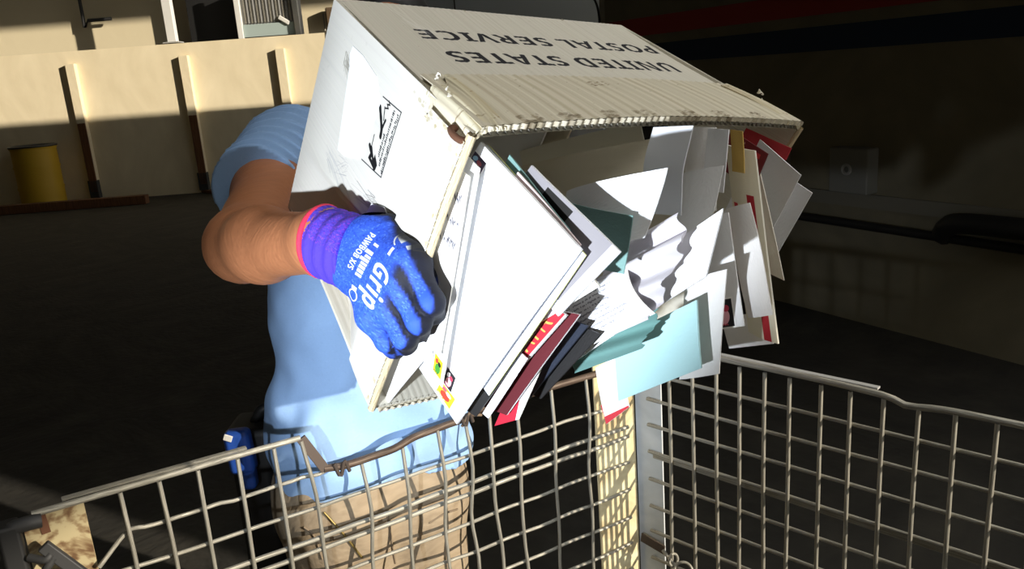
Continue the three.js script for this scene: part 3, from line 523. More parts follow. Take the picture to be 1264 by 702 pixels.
  // ragged torn plastic at the corners
  const shard = (c, n, size, dirn) => { for (let i = 0; i < n; i++) { const s = new THREE.Shape(); const w = size * rr(0.4, 1); s.moveTo(0, 0); s.lineTo(w, size * rr(-0.2, 0.2)); s.lineTo(w * rr(0.5, 0.8), size * rr(0.4, 1)); s.lineTo(w * rr(0.1, 0.3), size * rr(0.3, 0.6));
    const g = new THREE.ExtrudeGeometry(s, { depth: 0.0012, bevelEnabled: false }); g.rotateX(rr(-1, 1) + dirn); g.rotateY(rr(-2, 2)); g.rotateZ(rr(-1, 1)); g.translate(c.x + rr(-1, 1) * size * 0.8, c.y + rr(-1, 1) * size, c.z + rr(-1, 1) * size * 0.5); mesh('torn_flake', g, MP.shard, tub); } };
  shard(V(-0.214, 0.20, -0.166), 2, 0.006, 0); shard(V(-0.222, 0.235, -0.170), 2, 0.005, 0);
  shard(V(0.224, 0.235, -0.172), 5, 0.006, 0); shard(V(-0.206, 0.004, -0.134), 5, 0.004, 0); shard(V(-0.05, 0.002, -0.135), 4, 0.003, 0.5); shard(V(0.1, 0.0, -0.135), 4, 0.003, 0.5);
}

// ───────────────────────── the mail
const paperTex = noiseTex(128, (u, v) => fbm(u, v, 30, 3));
const paper = (r, g, b, o = {}) => mat(r, g, b, { roughness: 0.9, bumpMap: paperTex, bumpScale: 0.0002, ...o });
const pap = (t, o = {}) => new THREE.MeshStandardMaterial({ map: t, roughness: 0.85, ...o });
const squiggle = (c, x, y, w, h, col) => { c.strokeStyle = col; c.lineWidth = h * 0.16; c.lineCap = 'round'; c.beginPath(); let X = x; c.moveTo(X, y); while (X < x + w) { const st = h * rr(0.25, 0.7); if (rnd() < 0.14) { X += h * 0.7; c.moveTo(X, y); } c.quadraticCurveTo(X + st * 0.5, y - h * rr(0.2, 1.1), X + st, y + h * rr(-0.15, 0.25)); X += st; } c.stroke(); };
const blocks = (c, x, y, w, h, col) => { c.fillStyle = col; let X = x; while (X < x + w) { const st = h * rr(0.35, 0.65); if (rnd() > 0.15) c.fillRect(X, y - h * (rnd() < 0.3 ? 1 : 0.7), st * 0.75, h * (rnd() < 0.3 ? 1 : 0.7)); X += st; } };
const handTex = canvasTex(512, 256, (c, w, h) => { c.fillStyle = '#f2efec'; c.fillRect(0, 0, w, h); for (let i = 0; i < 3; i++) squiggle(c, 330, 40 + i * 30, 150, 20, '#3a3a4a'); for (let i = 0; i < 4; i++) squiggle(c, 150 + i * 8, 120 + i * 30, 190, 18, '#33333f'); });
const addrTex = canvasTex(512, 256, (c, w, h) => { c.fillStyle = '#f4f4f2'; c.fillRect(0, 0, w, h); for (let i = 0; i < 3; i++) blocks(c, 24, 30 + i * 16, 110, 9, '#444'); for (let i = 0; i < 4; i++) blocks(c, 210, 130 + i * 20, 150, 11, '#333'); });
const sideMarkTex = canvasTex(512, 256, (c, w, h) => { c.fillStyle = '#f5f5f4'; c.fillRect(0, 0, w, h); c.save(); c.translate(60, 200); for (let i = 0; i < 2; i++) blocks(c, 0, i * 22, 150, 12, '#4a4a52'); c.restore(); blocks(c, 330, 236, 90, 10, '#555'); });
const shadedCardTex = canvasTex(512, 256, (c, w, h) => { c.fillStyle = '#f3f3f3'; c.fillRect(0, 0, w, h); c.fillStyle = '#8d898c'; c.fillRect(0, 0, w * 0.92, h * 0.86); c.fillStyle = '#15130f'; c.fillRect(120, 10, 150, 110); c.fillStyle = '#a8505e'; c.beginPath(); c.ellipse(205, 70, 36, 20, 0.6, 0, 7); c.fill(); c.fillStyle = '#e8e4e2'; c.beginPath(); c.ellipse(150, 108, 30, 12, 0.4, 0, 7); c.fill(); });  // grey field is cast shade on a white card, painted in
const letterTex = canvasTex(512, 256, (c, w, h) => { c.fillStyle = '#f0f0f2'; c.fillRect(0, 0, w, h); for (let i = 0; i < 9; i++) blocks(c, 190 + (i % 3) * 4, 40 + i * 21, rr(180, 280), 9, '#77777f'); for (let i = 0; i < 3; i++) blocks(c, 30, 60 + i * 26, 90, 14, '#3f3f44'); });
const magTex = canvasTex(512, 512, (c, w, h) => { c.fillStyle = '#171012'; c.fillRect(0, 0, w, h); c.fillStyle = '#b3303c'; c.fillRect(w * 0.66, 0, w * 0.31, h); c.fillStyle = '#c9c6c2'; c.fillRect(w * 0.97, 0, w * 0.03, h); c.strokeStyle = '#e0b45a'; c.lineCap = 'round'; let Y = 60; while (Y < 460) { c.lineWidth = rr(7, 12); c.beginPath(); c.moveTo(w * 0.70, Y + rr(-8, 8)); c.quadraticCurveTo(w * 0.80, Y + rr(-6, 24), w * 0.91, Y + rr(-4, 18)); c.stroke(); c.lineWidth = 5; c.beginPath(); c.moveTo(w * 0.78, Y - 10); c.lineTo(w * 0.82, Y + 22); c.stroke(); Y += rr(24, 42); } c.fillStyle = '#7b1a26'; c.fillRect(w * 0.66, 0, 10, h); });
const redWhiteTex = canvasTex(256, 256, (c, w, h) => { c.fillStyle = '#f4f2f2'; c.fillRect(0, 0, w, h); c.fillStyle = '#c41f36'; c.beginPath(); c.moveTo(0, 0); c.lineTo(w * 0.42, 0); c.quadraticCurveTo(w * 0.5, h * 0.5, w * 0.72, h * 0.8); c.lineTo(w * 0.86, h); c.lineTo(0, h); c.fill(); });
const stripeTex = canvasTex(256, 512, (c, w, h) => { c.fillStyle = '#e8dfc6'; c.fillRect(0, 0, w, h); c.fillStyle = '#b0242c'; c.fillRect(w * 0.62, h * 0.24, w * 0.22, h * 0.8); c.fillStyle = '#c9353d'; c.fillRect(w * 0.1, h * 0.3, w * 0.16, h * 0.2); c.fillStyle = '#d2493f'; c.fillRect(w * 0.3, h * 0.55, w * 0.1, h * 0.06); });
const printTex = canvasTex(256, 256, (c, w, h) => { c.fillStyle = '#7a1720'; c.fillRect(0, 0, w, h); c.fillStyle = '#efe9e2'; c.save(); c.translate(60, 60); c.rotate(0.15); c.fillRect(0, 0, 120, 34); c.beginPath(); c.moveTo(84, 34); c.lineTo(122, 34); c.lineTo(60, 150); c.lineTo(24, 150); c.fill(); c.fillRect(130, 60, 30, 110); c.restore(); blocks(c, 20, 30, 90, 12, '#e8c8c4'); c.fillStyle = '#d8333a'; c.fillRect(180, 30, 40, 30); });
const glossTex = canvasTex(256, 256, (c, w, h) => { c.fillStyle = '#17171d'; c.fillRect(0, 0, w, h); for (let i = 0; i < 40; i++) { c.globalAlpha = 0.6 * rnd(); c.fillStyle = ['#5d6370', '#2a2f4d', '#8e8c86', '#0b0b0f'][i % 4]; c.fillRect(rnd() * w, 0, rr(2, 14), h); } c.globalAlpha = 1; });
const stampTex = [['#e3c81c', '#3f8f2e', '#191917', '#c7432c'], ['#1c1a1e', '#e9a9b4', '#c43a52', '#e9e3e0'], ['#3a2c3c', '#2e3d66', '#9c4a4c', '#8fb4c4'], ['#f0c628', '#c8402c', '#f4efe6', '#d9536a']].map((p) => canvasTex(96, 128, (c, w, h) => {
  c.fillStyle = '#f4f2ee'; c.fillRect(0, 0, w, h); c.fillStyle = p[0]; c.fillRect(7, 7, w - 14, h - 14); c.fillStyle = p[1]; c.beginPath(); c.ellipse(w * 0.5, h * 0.62, 24, 32, 0.3, 0, 7); c.fill();
  c.fillStyle = p[2]; c.beginPath(); c.ellipse(w * 0.62, h * 0.34, 15, 14, 0, 0, 7); c.fill(); c.fillStyle = p[3]; c.beginPath(); c.ellipse(w * 0.34, h * 0.3, 12, 18, 0.5, 0, 7); c.fill(); blocks(c, 14, h - 14, 44, 9, p[2]); }));
const P = {
  white: paper(0.86, 0.86, 0.87), bright: paper(0.90, 0.90, 0.91), cool: paper(0.76, 0.79, 0.85), grey: paper(0.80, 0.79, 0.78), warmGrey: paper(0.82, 0.79, 0.76), cream: paper(0.78, 0.70, 0.54), buff: paper(0.66, 0.53, 0.34), ivory: paper(0.82, 0.78, 0.66),
  teal: paper(0.17, 0.30, 0.28), darkTeal: paper(0.13, 0.27, 0.25), aqua: paper(0.46, 0.72, 0.73), red: paper(0.62, 0.045, 0.06), darkRed: paper(0.10, 0.008, 0.013), navy: paper(0.022, 0.028, 0.045, { roughness: 0.5 }), black: paper(0.02, 0.019, 0.019, { roughness: 0.5 }), gold: paper(0.58, 0.38, 0.10), limeEdge: paper(0.58, 0.58, 0.20), lilac: paper(0.74, 0.70, 0.74), pink: paper(0.78, 0.64, 0.62),
  hand: pap(handTex), addr: pap(addrTex), side: pap(sideMarkTex), window: pap(shadedCardTex), letter: pap(letterTex), mag: pap(magTex, { roughness: 0.4 }), redWhite: pap(redWhiteTex), stripe: pap(stripeTex), print: pap(printTex, { roughness: 0.5 }), gloss: pap(glossTex, { roughness: 0.25 }),
};
// depth of the plane that lies `off` metres inside the near end panel, seen at the photograph's (x, y); n turns the plane
const NE = [-0.779, 0.132, -0.613];
function depthAt(x, y, off) { const X = (x - 632) / F, Y = (y - 351) / F; return (-0.386 - off) / (NE[0] * X + NE[1] * Y + NE[2]); }
// one piece of mail: three consecutive corners a, b, c; thickness; bends along both ways; folds
function mail(name, label, category, m, off, a, b, c, o = {}) {
  const A = at(a[0], a[1], depthAt(a[0], a[1], off)), B = at(b[0], b[1], depthAt(b[0], b[1], off + (o.db || 0))), C = at(c[0], c[1], depthAt(c[0], c[1], off + (o.dc || 0)));
  const ux = B.clone().sub(A), vy = B.clone().sub(C), w = ux.length(), h = vy.length(), ctr = A.clone().add(C).multiplyScalar(0.5);
  const n = ux.clone().cross(vy).normalize(); let flip = 1; if (n.dot(camera.position.clone().sub(ctr)) < 0) flip = -1;
  const grp = thing(name, label, category, ctr, o.group), N = n.clone().multiplyScalar(flip), th = o.t || 0.0016;
  const nu = o.nu || 14, nv = o.nv || 14, ph = rr(0, 6);
  const surf = (s, t, d) => {
    const z = (o.bu || 0) * (1 - (2 * s - 1) ** 2) + (o.bv || 0) * (1 - (2 * t - 1) ** 2) + (o.cu || 0) * s * s + (o.cv || 0) * (1 - t) ** 2 + (o.fold || 0) * Math.sin(t * (o.fn || 9) + s * 1.3 + ph) + 0.0006 * Math.sin(s * 5 + ph) * Math.sin(t * 4);
    const puff = th * 0.5 * (0.55 + 0.45 * Math.sqrt(Math.sin(Math.PI * Math.min(0.98, Math.max(0.02, s))) * Math.sin(Math.PI * Math.min(0.98, Math.max(0.02, t)))));
    let S = s; if (o.jag && s > 0.99) S = s - o.jag * Math.abs(Math.sin(t * 17 + ph));
    return ux.clone().multiplyScalar(S - 0.5).addScaledVector(vy, t - 0.5).addScaledVector(N, z + d * puff);
  };
  const pos = [], uv = [], idx = [], row = nu + 1;
  for (const d of [1, -1]) for (let j = 0; j <= nv; j++) for (let i = 0; i <= nu; i++) { const p = surf(i / nu, j / nv, d); pos.push(p.x, p.y, p.z); uv.push(i / nu, j / nv); }
  const half = row * (nv + 1), face = (q, r, s, t, f) => f ? idx.push(q, r, s, r, t, s) : idx.push(q, s, r, r, s, t);
  for (let j = 0; j < nv; j++) for (let i = 0; i < nu; i++) { const q = j * row + i; face(q, q + 1, q + row, q + row + 1, flip > 0); face(half + q, half + q + 1, half + q + row, half + q + row + 1, flip < 0); }
  const g = new THREE.BufferGeometry(); g.setAttribute('position', new THREE.Float32BufferAttribute(pos, 3)); g.setAttribute('uv', new THREE.Float32BufferAttribute(uv, 2)); g.setIndex(idx); g.computeVertexNormals();
  const ep = [], ei = []; const rim = []; for (let i = 0; i <= nu; i++) rim.push(i); for (let j = 1; j <= nv; j++) rim.push(j * row + nu); for (let i = nu - 1; i >= 0; i--) rim.push(nv * row + i); for (let j = nv - 1; j > 0; j--) rim.push(j * row);
  rim.push(rim[0]); for (const r of rim) for (const k of [r, half + r]) ep.push(pos[3 * k], pos[3 * k + 1], pos[3 * k + 2]);
  for (let i = 0; i < rim.length - 1; i++) { const q = 2 * i; flip > 0 ? ei.push(q, q + 1, q + 2, q + 1, q + 3, q + 2) : ei.push(q, q + 2, q + 1, q + 1, q + 2, q + 3); }
  const eg = new THREE.BufferGeometry(); eg.setAttribute('position', new THREE.Float32BufferAttribute(ep, 3)); eg.setAttribute('uv', new THREE.Float32BufferAttribute(new Float32Array(ep.length / 3 * 2), 2)); eg.setIndex(ei); eg.computeVertexNormals();
  mesh(o.sheet || 'sheet', g, m, grp); mesh('edge', eg, o.edge || (m.map ? P.ivory : m), grp);
  // stamps: [s, t, width, height, picture, turn]
  for (const [s, t, sw, sh, k] of o.stamps || []) {
    const q = [], su = [], si = [];
    for (let j = 0; j <= 6; j++) for (let i = 0; i <= 6; i++) { const p = surf(Math.min(1, Math.max(0, s + (i / 6 - 0.5) * sw / w)), Math.min(1, Math.max(0, t + (j / 6 - 0.5) * sh / h)), 1).addScaledVector(N, 0.0007); q.push(p.x, p.y, p.z); su.push(i / 6, j / 6); }
    for (let j = 0; j < 6; j++) for (let i = 0; i < 6; i++) { const a = j * 7 + i; flip > 0 ? si.push(a, a + 1, a + 7, a + 1, a + 8, a + 7) : si.push(a, a + 7, a + 1, a + 1, a + 7, a + 8); }
    const sg = new THREE.BufferGeometry(); sg.setAttribute('position', new THREE.Float32BufferAttribute(q, 3)); sg.setAttribute('uv', new THREE.Float32BufferAttribute(su, 2)); sg.setIndex(si); sg.computeVertexNormals();
    mesh('stamp', sg, pap(stampTex[k]), grp).userData.label = ['yellow and green postage stamp', 'black and pink postage stamp', 'dark blue and violet postage stamp', 'yellow and red postage stamp'][k];
  }
  // a flap seam across the face
  if (o.flap) { const f = o.flap, p = []; for (let i = 0; i <= 12; i++) { const s = i / 12, t = 1 - f * (1 - Math.abs(2 * s - 1)); p.push(surf(s, t, 1)); } mesh('flap_edge', tube(p, 0.0006, 24, 5), m.map ? P.ivory : m, grp); }
  return grp;
}
const EN = 'envelope', LT = 'letter', MG = 'magazine';
mail('handwritten_envelope', 'handwritten white envelope tucked against the near rim of the tub', EN, P.hand, 0.012, [505, 160], [581, 218], [543, 440], { t: 0.002 });
mail('grey_envelope', 'grey envelope corner deep in the lowest corner of the tub', EN, P.grey, 0.020, [508, 412], [528, 438], [478, 500], { t: 0.002 });
mail('envelope', 'white envelope with a yellow-green stamp at its low corner, beside the glove', EN, P.side, 0.018, [538, 150], [592, 208], [546, 478], { t: 0.002, stamps: [[0.86, 0.07, 0.017, 0.021, 0]] });
mail('envelope', 'white envelope with a buff brown edge in front of the largest white one', EN, P.bright, 0.0282, [552, 236], [622, 314], [561, 490], { t: 0.0012, edge: P.buff, stamps: [[0.86, 0.06, 0.018, 0.022, 1]] });
mail('large_envelope', 'largest bright white envelope, its point hanging lowest over the cart rail', EN, P.bright, 0.031, [595, 175], [718, 308], [565, 523], { t: 0.004, bv: 0.003, stamps: [[0.06, 0.925, 0.024, 0.020, 2], [0.80, 0.055, 0.030, 0.020, 3]] });
mail('envelope', 'envelope with a lime-green edge just behind the largest white one', EN, P.cool, 0.038, [602, 178], [724, 315], [604, 488], { t: 0.002, edge: P.limeEdge });
mail('dark_card', 'black card edge showing between the white envelope and the red magazine', 'card', P.black, 0.046, [652, 392], [668, 400], [588, 514], { t: 0.002 });
mail('envelope', 'narrow white slip pointing down left of the red magazine', EN, P.white, 0.050, [644, 436], [652, 442], [603, 516], { t: 0.0015 });
mail('card', 'grey-green card with its corner just above the largest white envelope', 'card', P.teal, 0.040, [629, 191], [704, 284], [640, 400], { t: 0.002 });
mail('envelope', 'pinkish grey envelope edge beside the grey-green card', EN, P.pink, 0.036, [640, 212], [718, 302], [626, 430], { t: 0.002 });
mail('envelope', 'white envelope with its right corner pointing over the dark booklets', EN, P.addr, 0.052, [682, 282], [741, 353], [600, 438], { t: 0.003 });
mail('magazine', 'red magazine with gold lettering hanging below the white envelopes', MG, P.mag, 0.056, [640, 350], [700, 389], [613, 489], { t: 0.004, edge: P.grey });
mail('magazine', 'dark red booklet behind the gold-lettered magazine', MG, P.darkRed, 0.066, [676, 380], [716, 388], [626, 512], { t: 0.003, edge: P.grey });
mail('envelope', 'red and white envelope hanging by the mesh below the red magazine', EN, P.redWhite, 0.072, [655, 420], [690, 406], [641, 517], { t: 0.0015 });
mail('shaded_card', 'white card with its shade painted grey and a dark picture, its point over the crumpled sheets', 'card', P.window, 0.046, [657, 204], [766, 311], [690, 390], { t: 0.003, edge: P.bright });
mail('booklet', 'navy blue booklet under the typed letter', MG, P.navy, 0.094, [676, 384], [726, 402], [654, 492], { t: 0.003 });
mail('booklet', 'black booklet behind the navy one', MG, P.black, 0.104, [690, 390], [742, 412], [668, 492], { t: 0.003 });
mail('typed_letter', 'typed white letter curling over the dark booklets', LT, P.letter, 0.112, [652, 398], [768, 327], [803, 388], { t: 0.0012, cu: -0.006, bv: 0.008 });
mail('crumpled_letter', 'creased grey-lilac letter fanned out in the middle of the pile', LT, P.lilac, 0.128, [738, 322], [838, 262], [846, 300], { t: 0.001, fold: 0.004, fn: 8, nv: 24 });
mail('crumpled_letter', 'creased pale grey letter with a ragged right edge in the middle of the pile', LT, paper(0.56, 0.53, 0.55), 0.120, [736, 346], [853, 284], [808, 392], { t: 0.001, fold: 0.006, fn: 14, nv: 30, jag: 0.05 });
mail('envelope', 'green-grey envelope standing behind the white card with painted shade', EN, P.teal, 0.085, [690, 246], [782, 266], [770, 338], { t: 0.0015, bu: 0.006 });
mail('long_envelope', 'long white envelope slanting across the lower middle of the pile', EN, P.bright, 0.142, [712, 388], [893, 257], [872, 341], { t: 0.003, bu: 0.004 });
mail('crumpled_letter', 'crumpled green sheet under the long white envelope', LT, P.darkTeal, 0.160, [722, 418], [820, 378], [798, 428], { t: 0.001, fold: 0.005, fn: 8, jag: 0.06 });
mail('curved_envelope', 'white envelope bowed upward under the rim in the middle of the tub', EN, P.bright, 0.104, [700, 236], [824, 207], [806, 292], { t: 0.0015, bu: 0.018, cv: 0.01 });
mail('envelope', 'aqua blue envelope hanging at the bottom of the pile over the corner post', EN, P.aqua, 0.196, [758, 420], [860, 370], [866, 454], { t: 0.003 });
mail('envelope', 'white envelope pointing down beside the aqua one', EN, P.bright, 0.206, [735, 454], [764, 438], [776, 500], { t: 0.002 });
mail('card', 'red card corner peeping out under the aqua envelope', 'card', P.red, 0.212, [742, 500], [770, 478], [777, 502], { t: 0.002, edge: P.grey });
mail('plastic_mailer', 'glossy white mailer standing upright against the rim', EN, new THREE.MeshPhysicalMaterial({ color: new THREE.Color().setRGB(0.84, 0.86, 0.9), roughness: 0.3, clearcoat: 0.5, clearcoatRoughness: 0.2 }), 0.190, [806, 157], [856, 155], [841, 266], { t: 0.002, bv: 0.005, fold: 0.0007, fn: 10, nv: 28 });
mail('envelope', 'pinkish grey envelope with its point just right of the aqua one', EN, P.warmGrey, 0.222, [846, 346], [897, 332], [888, 461], { t: 0.002, bu: 0.004 });
mail('cream_envelope', 'cream envelope lying bowed at the back of the tub', EN, P.cream, 0.226, [612, 214], [822, 168], [812, 236], { t: 0.0015, bu: 0.022, cv: 0.02 });
mail('cream_envelope', 'large cream sheet against the upper wall of the tub', EN, P.ivory, 0.262, [610, 196], [790, 150], [806, 216], { t: 0.0015, bu: 0.012 });
mail('grey_envelope', 'grey envelope with an open flap beside the glossy mailer', EN, P.grey, 0.236, [842, 214], [893, 204], [872, 330], { t: 0.0015, bu: 0.008, cv: 0.012 });
mail('envelope', 'narrow bright white envelope upright under the right half of the rim', EN, P.bright, 0.246, [874, 158], [900, 160], [893, 238], { t: 0.002 });
mail('grey_envelope', 'grey sheet upright behind the glossy mailer under the rim', EN, P.warmGrey, 0.256, [845, 156], [884, 157], [884, 260], { t: 0.0015, bu: 0.006 });
mail('stamped_letter', 'grey-white letter with a black and pink stamp at its lowest corner', LT, P.grey, 0.250, [862, 272], [899, 262], [919, 402], { t: 0.002, bu: 0.004, stamps: [[0.52, 0.135, 0.022, 0.030, 1]] });
mail('grey_letter', 'pale grey letter right of the stamped one, its end creased', LT, P.warmGrey, 0.276, [896, 258], [926, 250], [955, 388], { t: 0.0018, bu: 0.006, fold: 0.0015, fn: 5 });
mail('magazine', 'thick glossy dark magazine under the rim at the back', MG, P.gloss, 0.290, [764, 155], [826, 155], [818, 232], { t: 0.006 });
mail('manila_envelope', 'gold manila envelope upright under the rim', EN, P.gold, 0.300, [902, 160], [917, 162], [919, 214], { t: 0.002 });
mail('red_striped_mailer', 'cream mailer with red stripes hanging on the right side', EN, P.stripe, 0.322, [896, 178], [932, 186], [961, 424], { t: 0.004, bu: 0.004 });
mail('printed_card', 'dark red printed card with white figures under the right end of the rim', 'card', P.print, 0.350, [903, 160], [948, 190], [930, 236], { t: 0.002, edge: P.darkRed });
mail('cream_envelope', 'cream envelope whose corner sticks out right of the striped mailer', EN, P.ivory, 0.366, [922, 204], [938, 210], [968, 346], { t: 0.002 });
mail('envelope', 'white envelope at the right with its corner below the red card', EN, P.white, 0.398, [938, 172], [989, 216], [936, 316], { t: 0.002 });
mail('envelope', 'rightmost white envelope, its corner farthest out of the tub', EN, P.white, 0.422, [952, 204], [1003, 238], [946, 336], { t: 0.002 });
mail('red_card', 'bright red card sticking out under the right end of the rim', 'card', P.red, 0.440, [921, 158], [977, 183], [970, 198], { t: 0.002 });
mail('grey_envelope', 'pale grey envelope tip at the lower right behind the stamped letter', EN, P.warmGrey, 0.334, [890, 392], [944, 384], [955, 424], { t: 0.0015 });
// mail packed deeper in, seen only through the gaps
for (let i = 8; i < 16; i++) {
  const x = -0.16 + i * 0.0225, top = 0.12 + 0.03 * rnd(), hw = 0.11 + 0.012 * rnd(), tilt = rr(-0.012, 0.012), mats = [P.white, P.ivory, P.grey, P.cream, P.warmGrey, P.cool];
  const g = new RoundedBoxGeometry(rr(0.002, 0.005), top - 0.01, hw * 2, 1, 0.0008); const grp = thing('packed_envelope', 'pale envelope packed deep in the tub behind the loose mail', EN, inTub(x, top / 2 + 0.008, rr(-0.012, 0.012)), 'envelopes packed deep in the tub');
  grp.quaternion.setFromRotationMatrix(tubM); grp.rotateZ(tilt * 4); mesh('sheet', g, mats[i % 6], grp);
}

// ───────────────────────── the worker
{
  const base = at(460, 560, 1.64).setY(0);
  const who = thing('person', 'worker in light blue shirt and khaki trousers tipping a white mail tub over the cart', 'person', base);
  const put = (name, geo, m, parent = who) => { geo.translate(-base.x, -base.y, -base.z); return mesh(name, geo, m, parent); };
  // joints
  const hipL = at(417, 612, 1.60), hipR = at(505, 607, 1.70), waL = at(413, 545, 1.58), waR = at(505, 540, 1.68), chL = at(404, 290, 1.49), chR = at(515, 285, 1.58);
  const shR = at(358, 202, 1.41), shL = at(572, 200, 1.58), elR = at(299, 303, 1.03), wrR = at(402, 299, 0.812), elL = at(728, 350, 1.54), wrL = at(742, 352, 1.28);
  const neck = at(466, 165, 1.52), head = at(484, 55, 1.49), chin = head.clone().add(V(0, -0.085, 0.045));
  const mid = (a, b, t) => a.clone().lerp(b, t);
  const footA = V(hipL.x - 0.03, 0.05, hipL.z + 0.02), footB = V(hipR.x + 0.06, 0.05, hipR.z - 0.04);
  const kneeA = mid(hipL, footA, 0.5).add(V(0, 0, 0.03)), kneeB = mid(hipR, footB, 0.5).add(V(0, 0, 0.03));
  // ── skin: head, neck, arms, trunk and legs in one surface
  const he = (x, y, z) => (Math.hypot((x - head.x) / 0.075, (y - head.y) / 0.108, (z - head.z) / 0.094) - 1) * 0.078;
  const skinF = blend([
    cone(mid(chL, chR, 0.3), mid(waL, waR, 0.3), 0.062, 0.065), cone(mid(chL, chR, 0.7), mid(waL, waR, 0.7), 0.062, 0.065), cone(hipL, hipR, 0.085, 0.085), cone(shR, shL, 0.05, 0.05),
    cone(neck, head, 0.055, 0.052), he, cone(chin, chin.clone().add(V(0, 0.02, -0.02)), 0.028, 0.045),
    cone(head.clone().add(V(0, 0.01, 0.09)), head.clone().add(V(0, -0.022, 0.108)), 0.008, 0.014),
    cone(head.clone().add(V(0.076, 0, -0.01)), head.clone().add(V(0.078, -0.03, -0.005)), 0.014, 0.01), cone(head.clone().add(V(-0.076, 0, -0.01)), head.clone().add(V(-0.078, -0.03, -0.005)), 0.014, 0.01),
    cone(shR, mid(shR, elR, 0.45), 0.048, 0.054), cone(mid(shR, elR, 0.45), elR, 0.054, 0.042), cone(elR, mid(elR, wrR, 0.3), 0.041, 0.041), cone(mid(elR, wrR, 0.3), wrR, 0.041, 0.030), cone(wrR, at(440, 312, 0.79), 0.028, 0.02),
    cone(shL, mid(shL, elL, 0.45), 0.056, 0.052), cone(mid(shL, elL, 0.45), elL, 0.052, 0.043), cone(elL, wrL, 0.043, 0.03),
    cone(hipL, kneeA, 0.08, 0.055), cone(kneeA, footA, 0.05, 0.035), cone(hipR, kneeB, 0.08, 0.055), cone(kneeB, footB, 0.05, 0.035),
  ], 0.03);
  const sb = bounds([head, shR, elR, wrR, elL, wrL, footA, footB, shL, hipL, hipR, at(440, 312, 0.79)], 0.13); sb.min.y = -0.02;
  const skinMat = new THREE.MeshPhysicalMaterial({ map: noiseTex(256, (u, v) => fbm(u, v, 40, 3), [[166, 106, 70], [180, 118, 79]]), roughness: 0.55, bumpMap: grainTex, bumpScale: 0.0006, sheen: 0.15 });
  put('body', skin(skinF, sb.min, sb.max, 0.009), skinMat);
  for (const s of [-1, 1]) { const e = put('eye', new THREE.SphereGeometry(0.0115, 14, 10).translate(head.x + s * 0.032, head.y + 0.006, head.z + 0.076), mat(0.6, 0.58, 0.54, { roughness: 0.3 })); put('iris', new THREE.SphereGeometry(0.006, 12, 8).translate(head.x + s * 0.032, head.y + 0.004, head.z + 0.0825), mat(0.05, 0.03, 0.02, { roughness: 0.3 }), e); put('brow', tube([V(head.x + s * 0.018, head.y + 0.026, head.z + 0.086), V(head.x + s * 0.034, head.y + 0.031, head.z + 0.08), V(head.x + s * 0.05, head.y + 0.026, head.z + 0.068)], 0.0035, 10, 6), M.black); }
  put('mouth', new THREE.SphereGeometry(0.02, 14, 8).scale(1.1, 0.28, 0.4).translate(head.x, head.y - 0.062, head.z + 0.084), mat(0.28, 0.1, 0.08));
  const hairF = (x, y, z) => Math.max((Math.hypot((x - head.x) / 0.081, (y - head.y - 0.012) / 0.108, (z - head.z + 0.008) / 0.100) - 1) * 0.082, Math.min(0.5, (z - head.z - 0.055) * 0.8 - (y - head.y - 0.05) * 0.9), head.y - 0.05 - y);
  put('hair', skin(hairF, head.clone().addScalar(-0.14), head.clone().addScalar(0.14), 0.008), M.black);
  // ── shirt
  const slA = at(362, 193, 1.42), slB = at(316, 236, 1.215), slAx = slB.clone().sub(slA).normalize(), slLen = slA.distanceTo(slB);
  const torso = blend([cone(chL, waL, 0.108, 0.108), cone(chR, waR, 0.112, 0.112), cone(waL, hipL, 0.110, 0.118), cone(waR, hipR, 0.114, 0.120), cone(mid(shR, shL, 0.16), mid(shR, shL, 0.84), 0.068, 0.068), cone(at(356, 500, 1.57), at(376, 500, 1.54), 0.035, 0.05)], 0.06);
  const sleeveR = cone(slA, slB, 0.090, 0.067), sleeveL = cone(shL, mid(shL, elL, 0.5), 0.07, 0.062), hem = 0.858;
  const fold = (x, y, z) => 0.017 * noise(x * 7 + y * 5, y * 4.0 - x * 4, z * 5) + 0.007 * noise(x * 20 - y * 9, y * 14 + x * 8, z * 13) + 0.007 * Math.sin((y - 0.3 * x) * 55 + 6 * noise(x * 6, y * 3, z * 6)) * sst(1.16, 0.98, y) * 0.6;
  const shirtF = (x, y, z) => {
    let d = torso(x, y, z) + (y < 1.4 ? fold(x, y, z) : 0);
    const cut = (x - slA.x) * slAx.x + (y - slA.y) * slAx.y + (z - slA.z) * slAx.z - slLen * 0.98;
    const ring = 0.0095 * Math.pow(Math.abs(Math.sin((cut + 0.006 * noise(x * 12, y * 12, z * 12)) * 92)), 1.4) * sst(-0.004, -0.02, cut), sr = Math.max(sleeveR(x, y, z) + ring - 0.002 + 0.003 * noise(x * 22, y * 22, z * 22), cut);
    d = smin(d, sr, 0.03); d = Math.max(d, cut < 0 || x > waL.x + 0.02 ? -1 : -1); d = smin(d, sleeveL(x, y, z), 0.03);
    return Math.max(d, hem + 0.012 * Math.sin(x * 14) - y, y - (neck.y + 0.07));
  };
  const shirtTex = canvasTex(64, 64, (c, w, h) => { c.fillStyle = '#92b5e2'; c.fillRect(0, 0, w, h); speck(c, w, h, 200, '#9dc0ec', 1, 2, 0.4); speck(c, w, h, 200, '#86a8d4', 1, 2, 0.4); });
  shirtTex.wrapS = shirtTex.wrapT = THREE.RepeatWrapping;
  const shirtUV = (x, y, z) => [(x + z * 0.6) * 14, y * 14];
  const tb = bounds([shR, shL, slB, waL, waR, hipL, hipR, neck, elL], 0.16); tb.min.y = 0.82;
  put('shirt', skin(shirtF, tb.min, tb.max, 0.0055, shirtUV), new THREE.MeshPhysicalMaterial({ map: shirtTex, roughness: 0.9, sheen: 0.2 })).userData.label = 'light blue shirt with ringed folds along the sleeve';
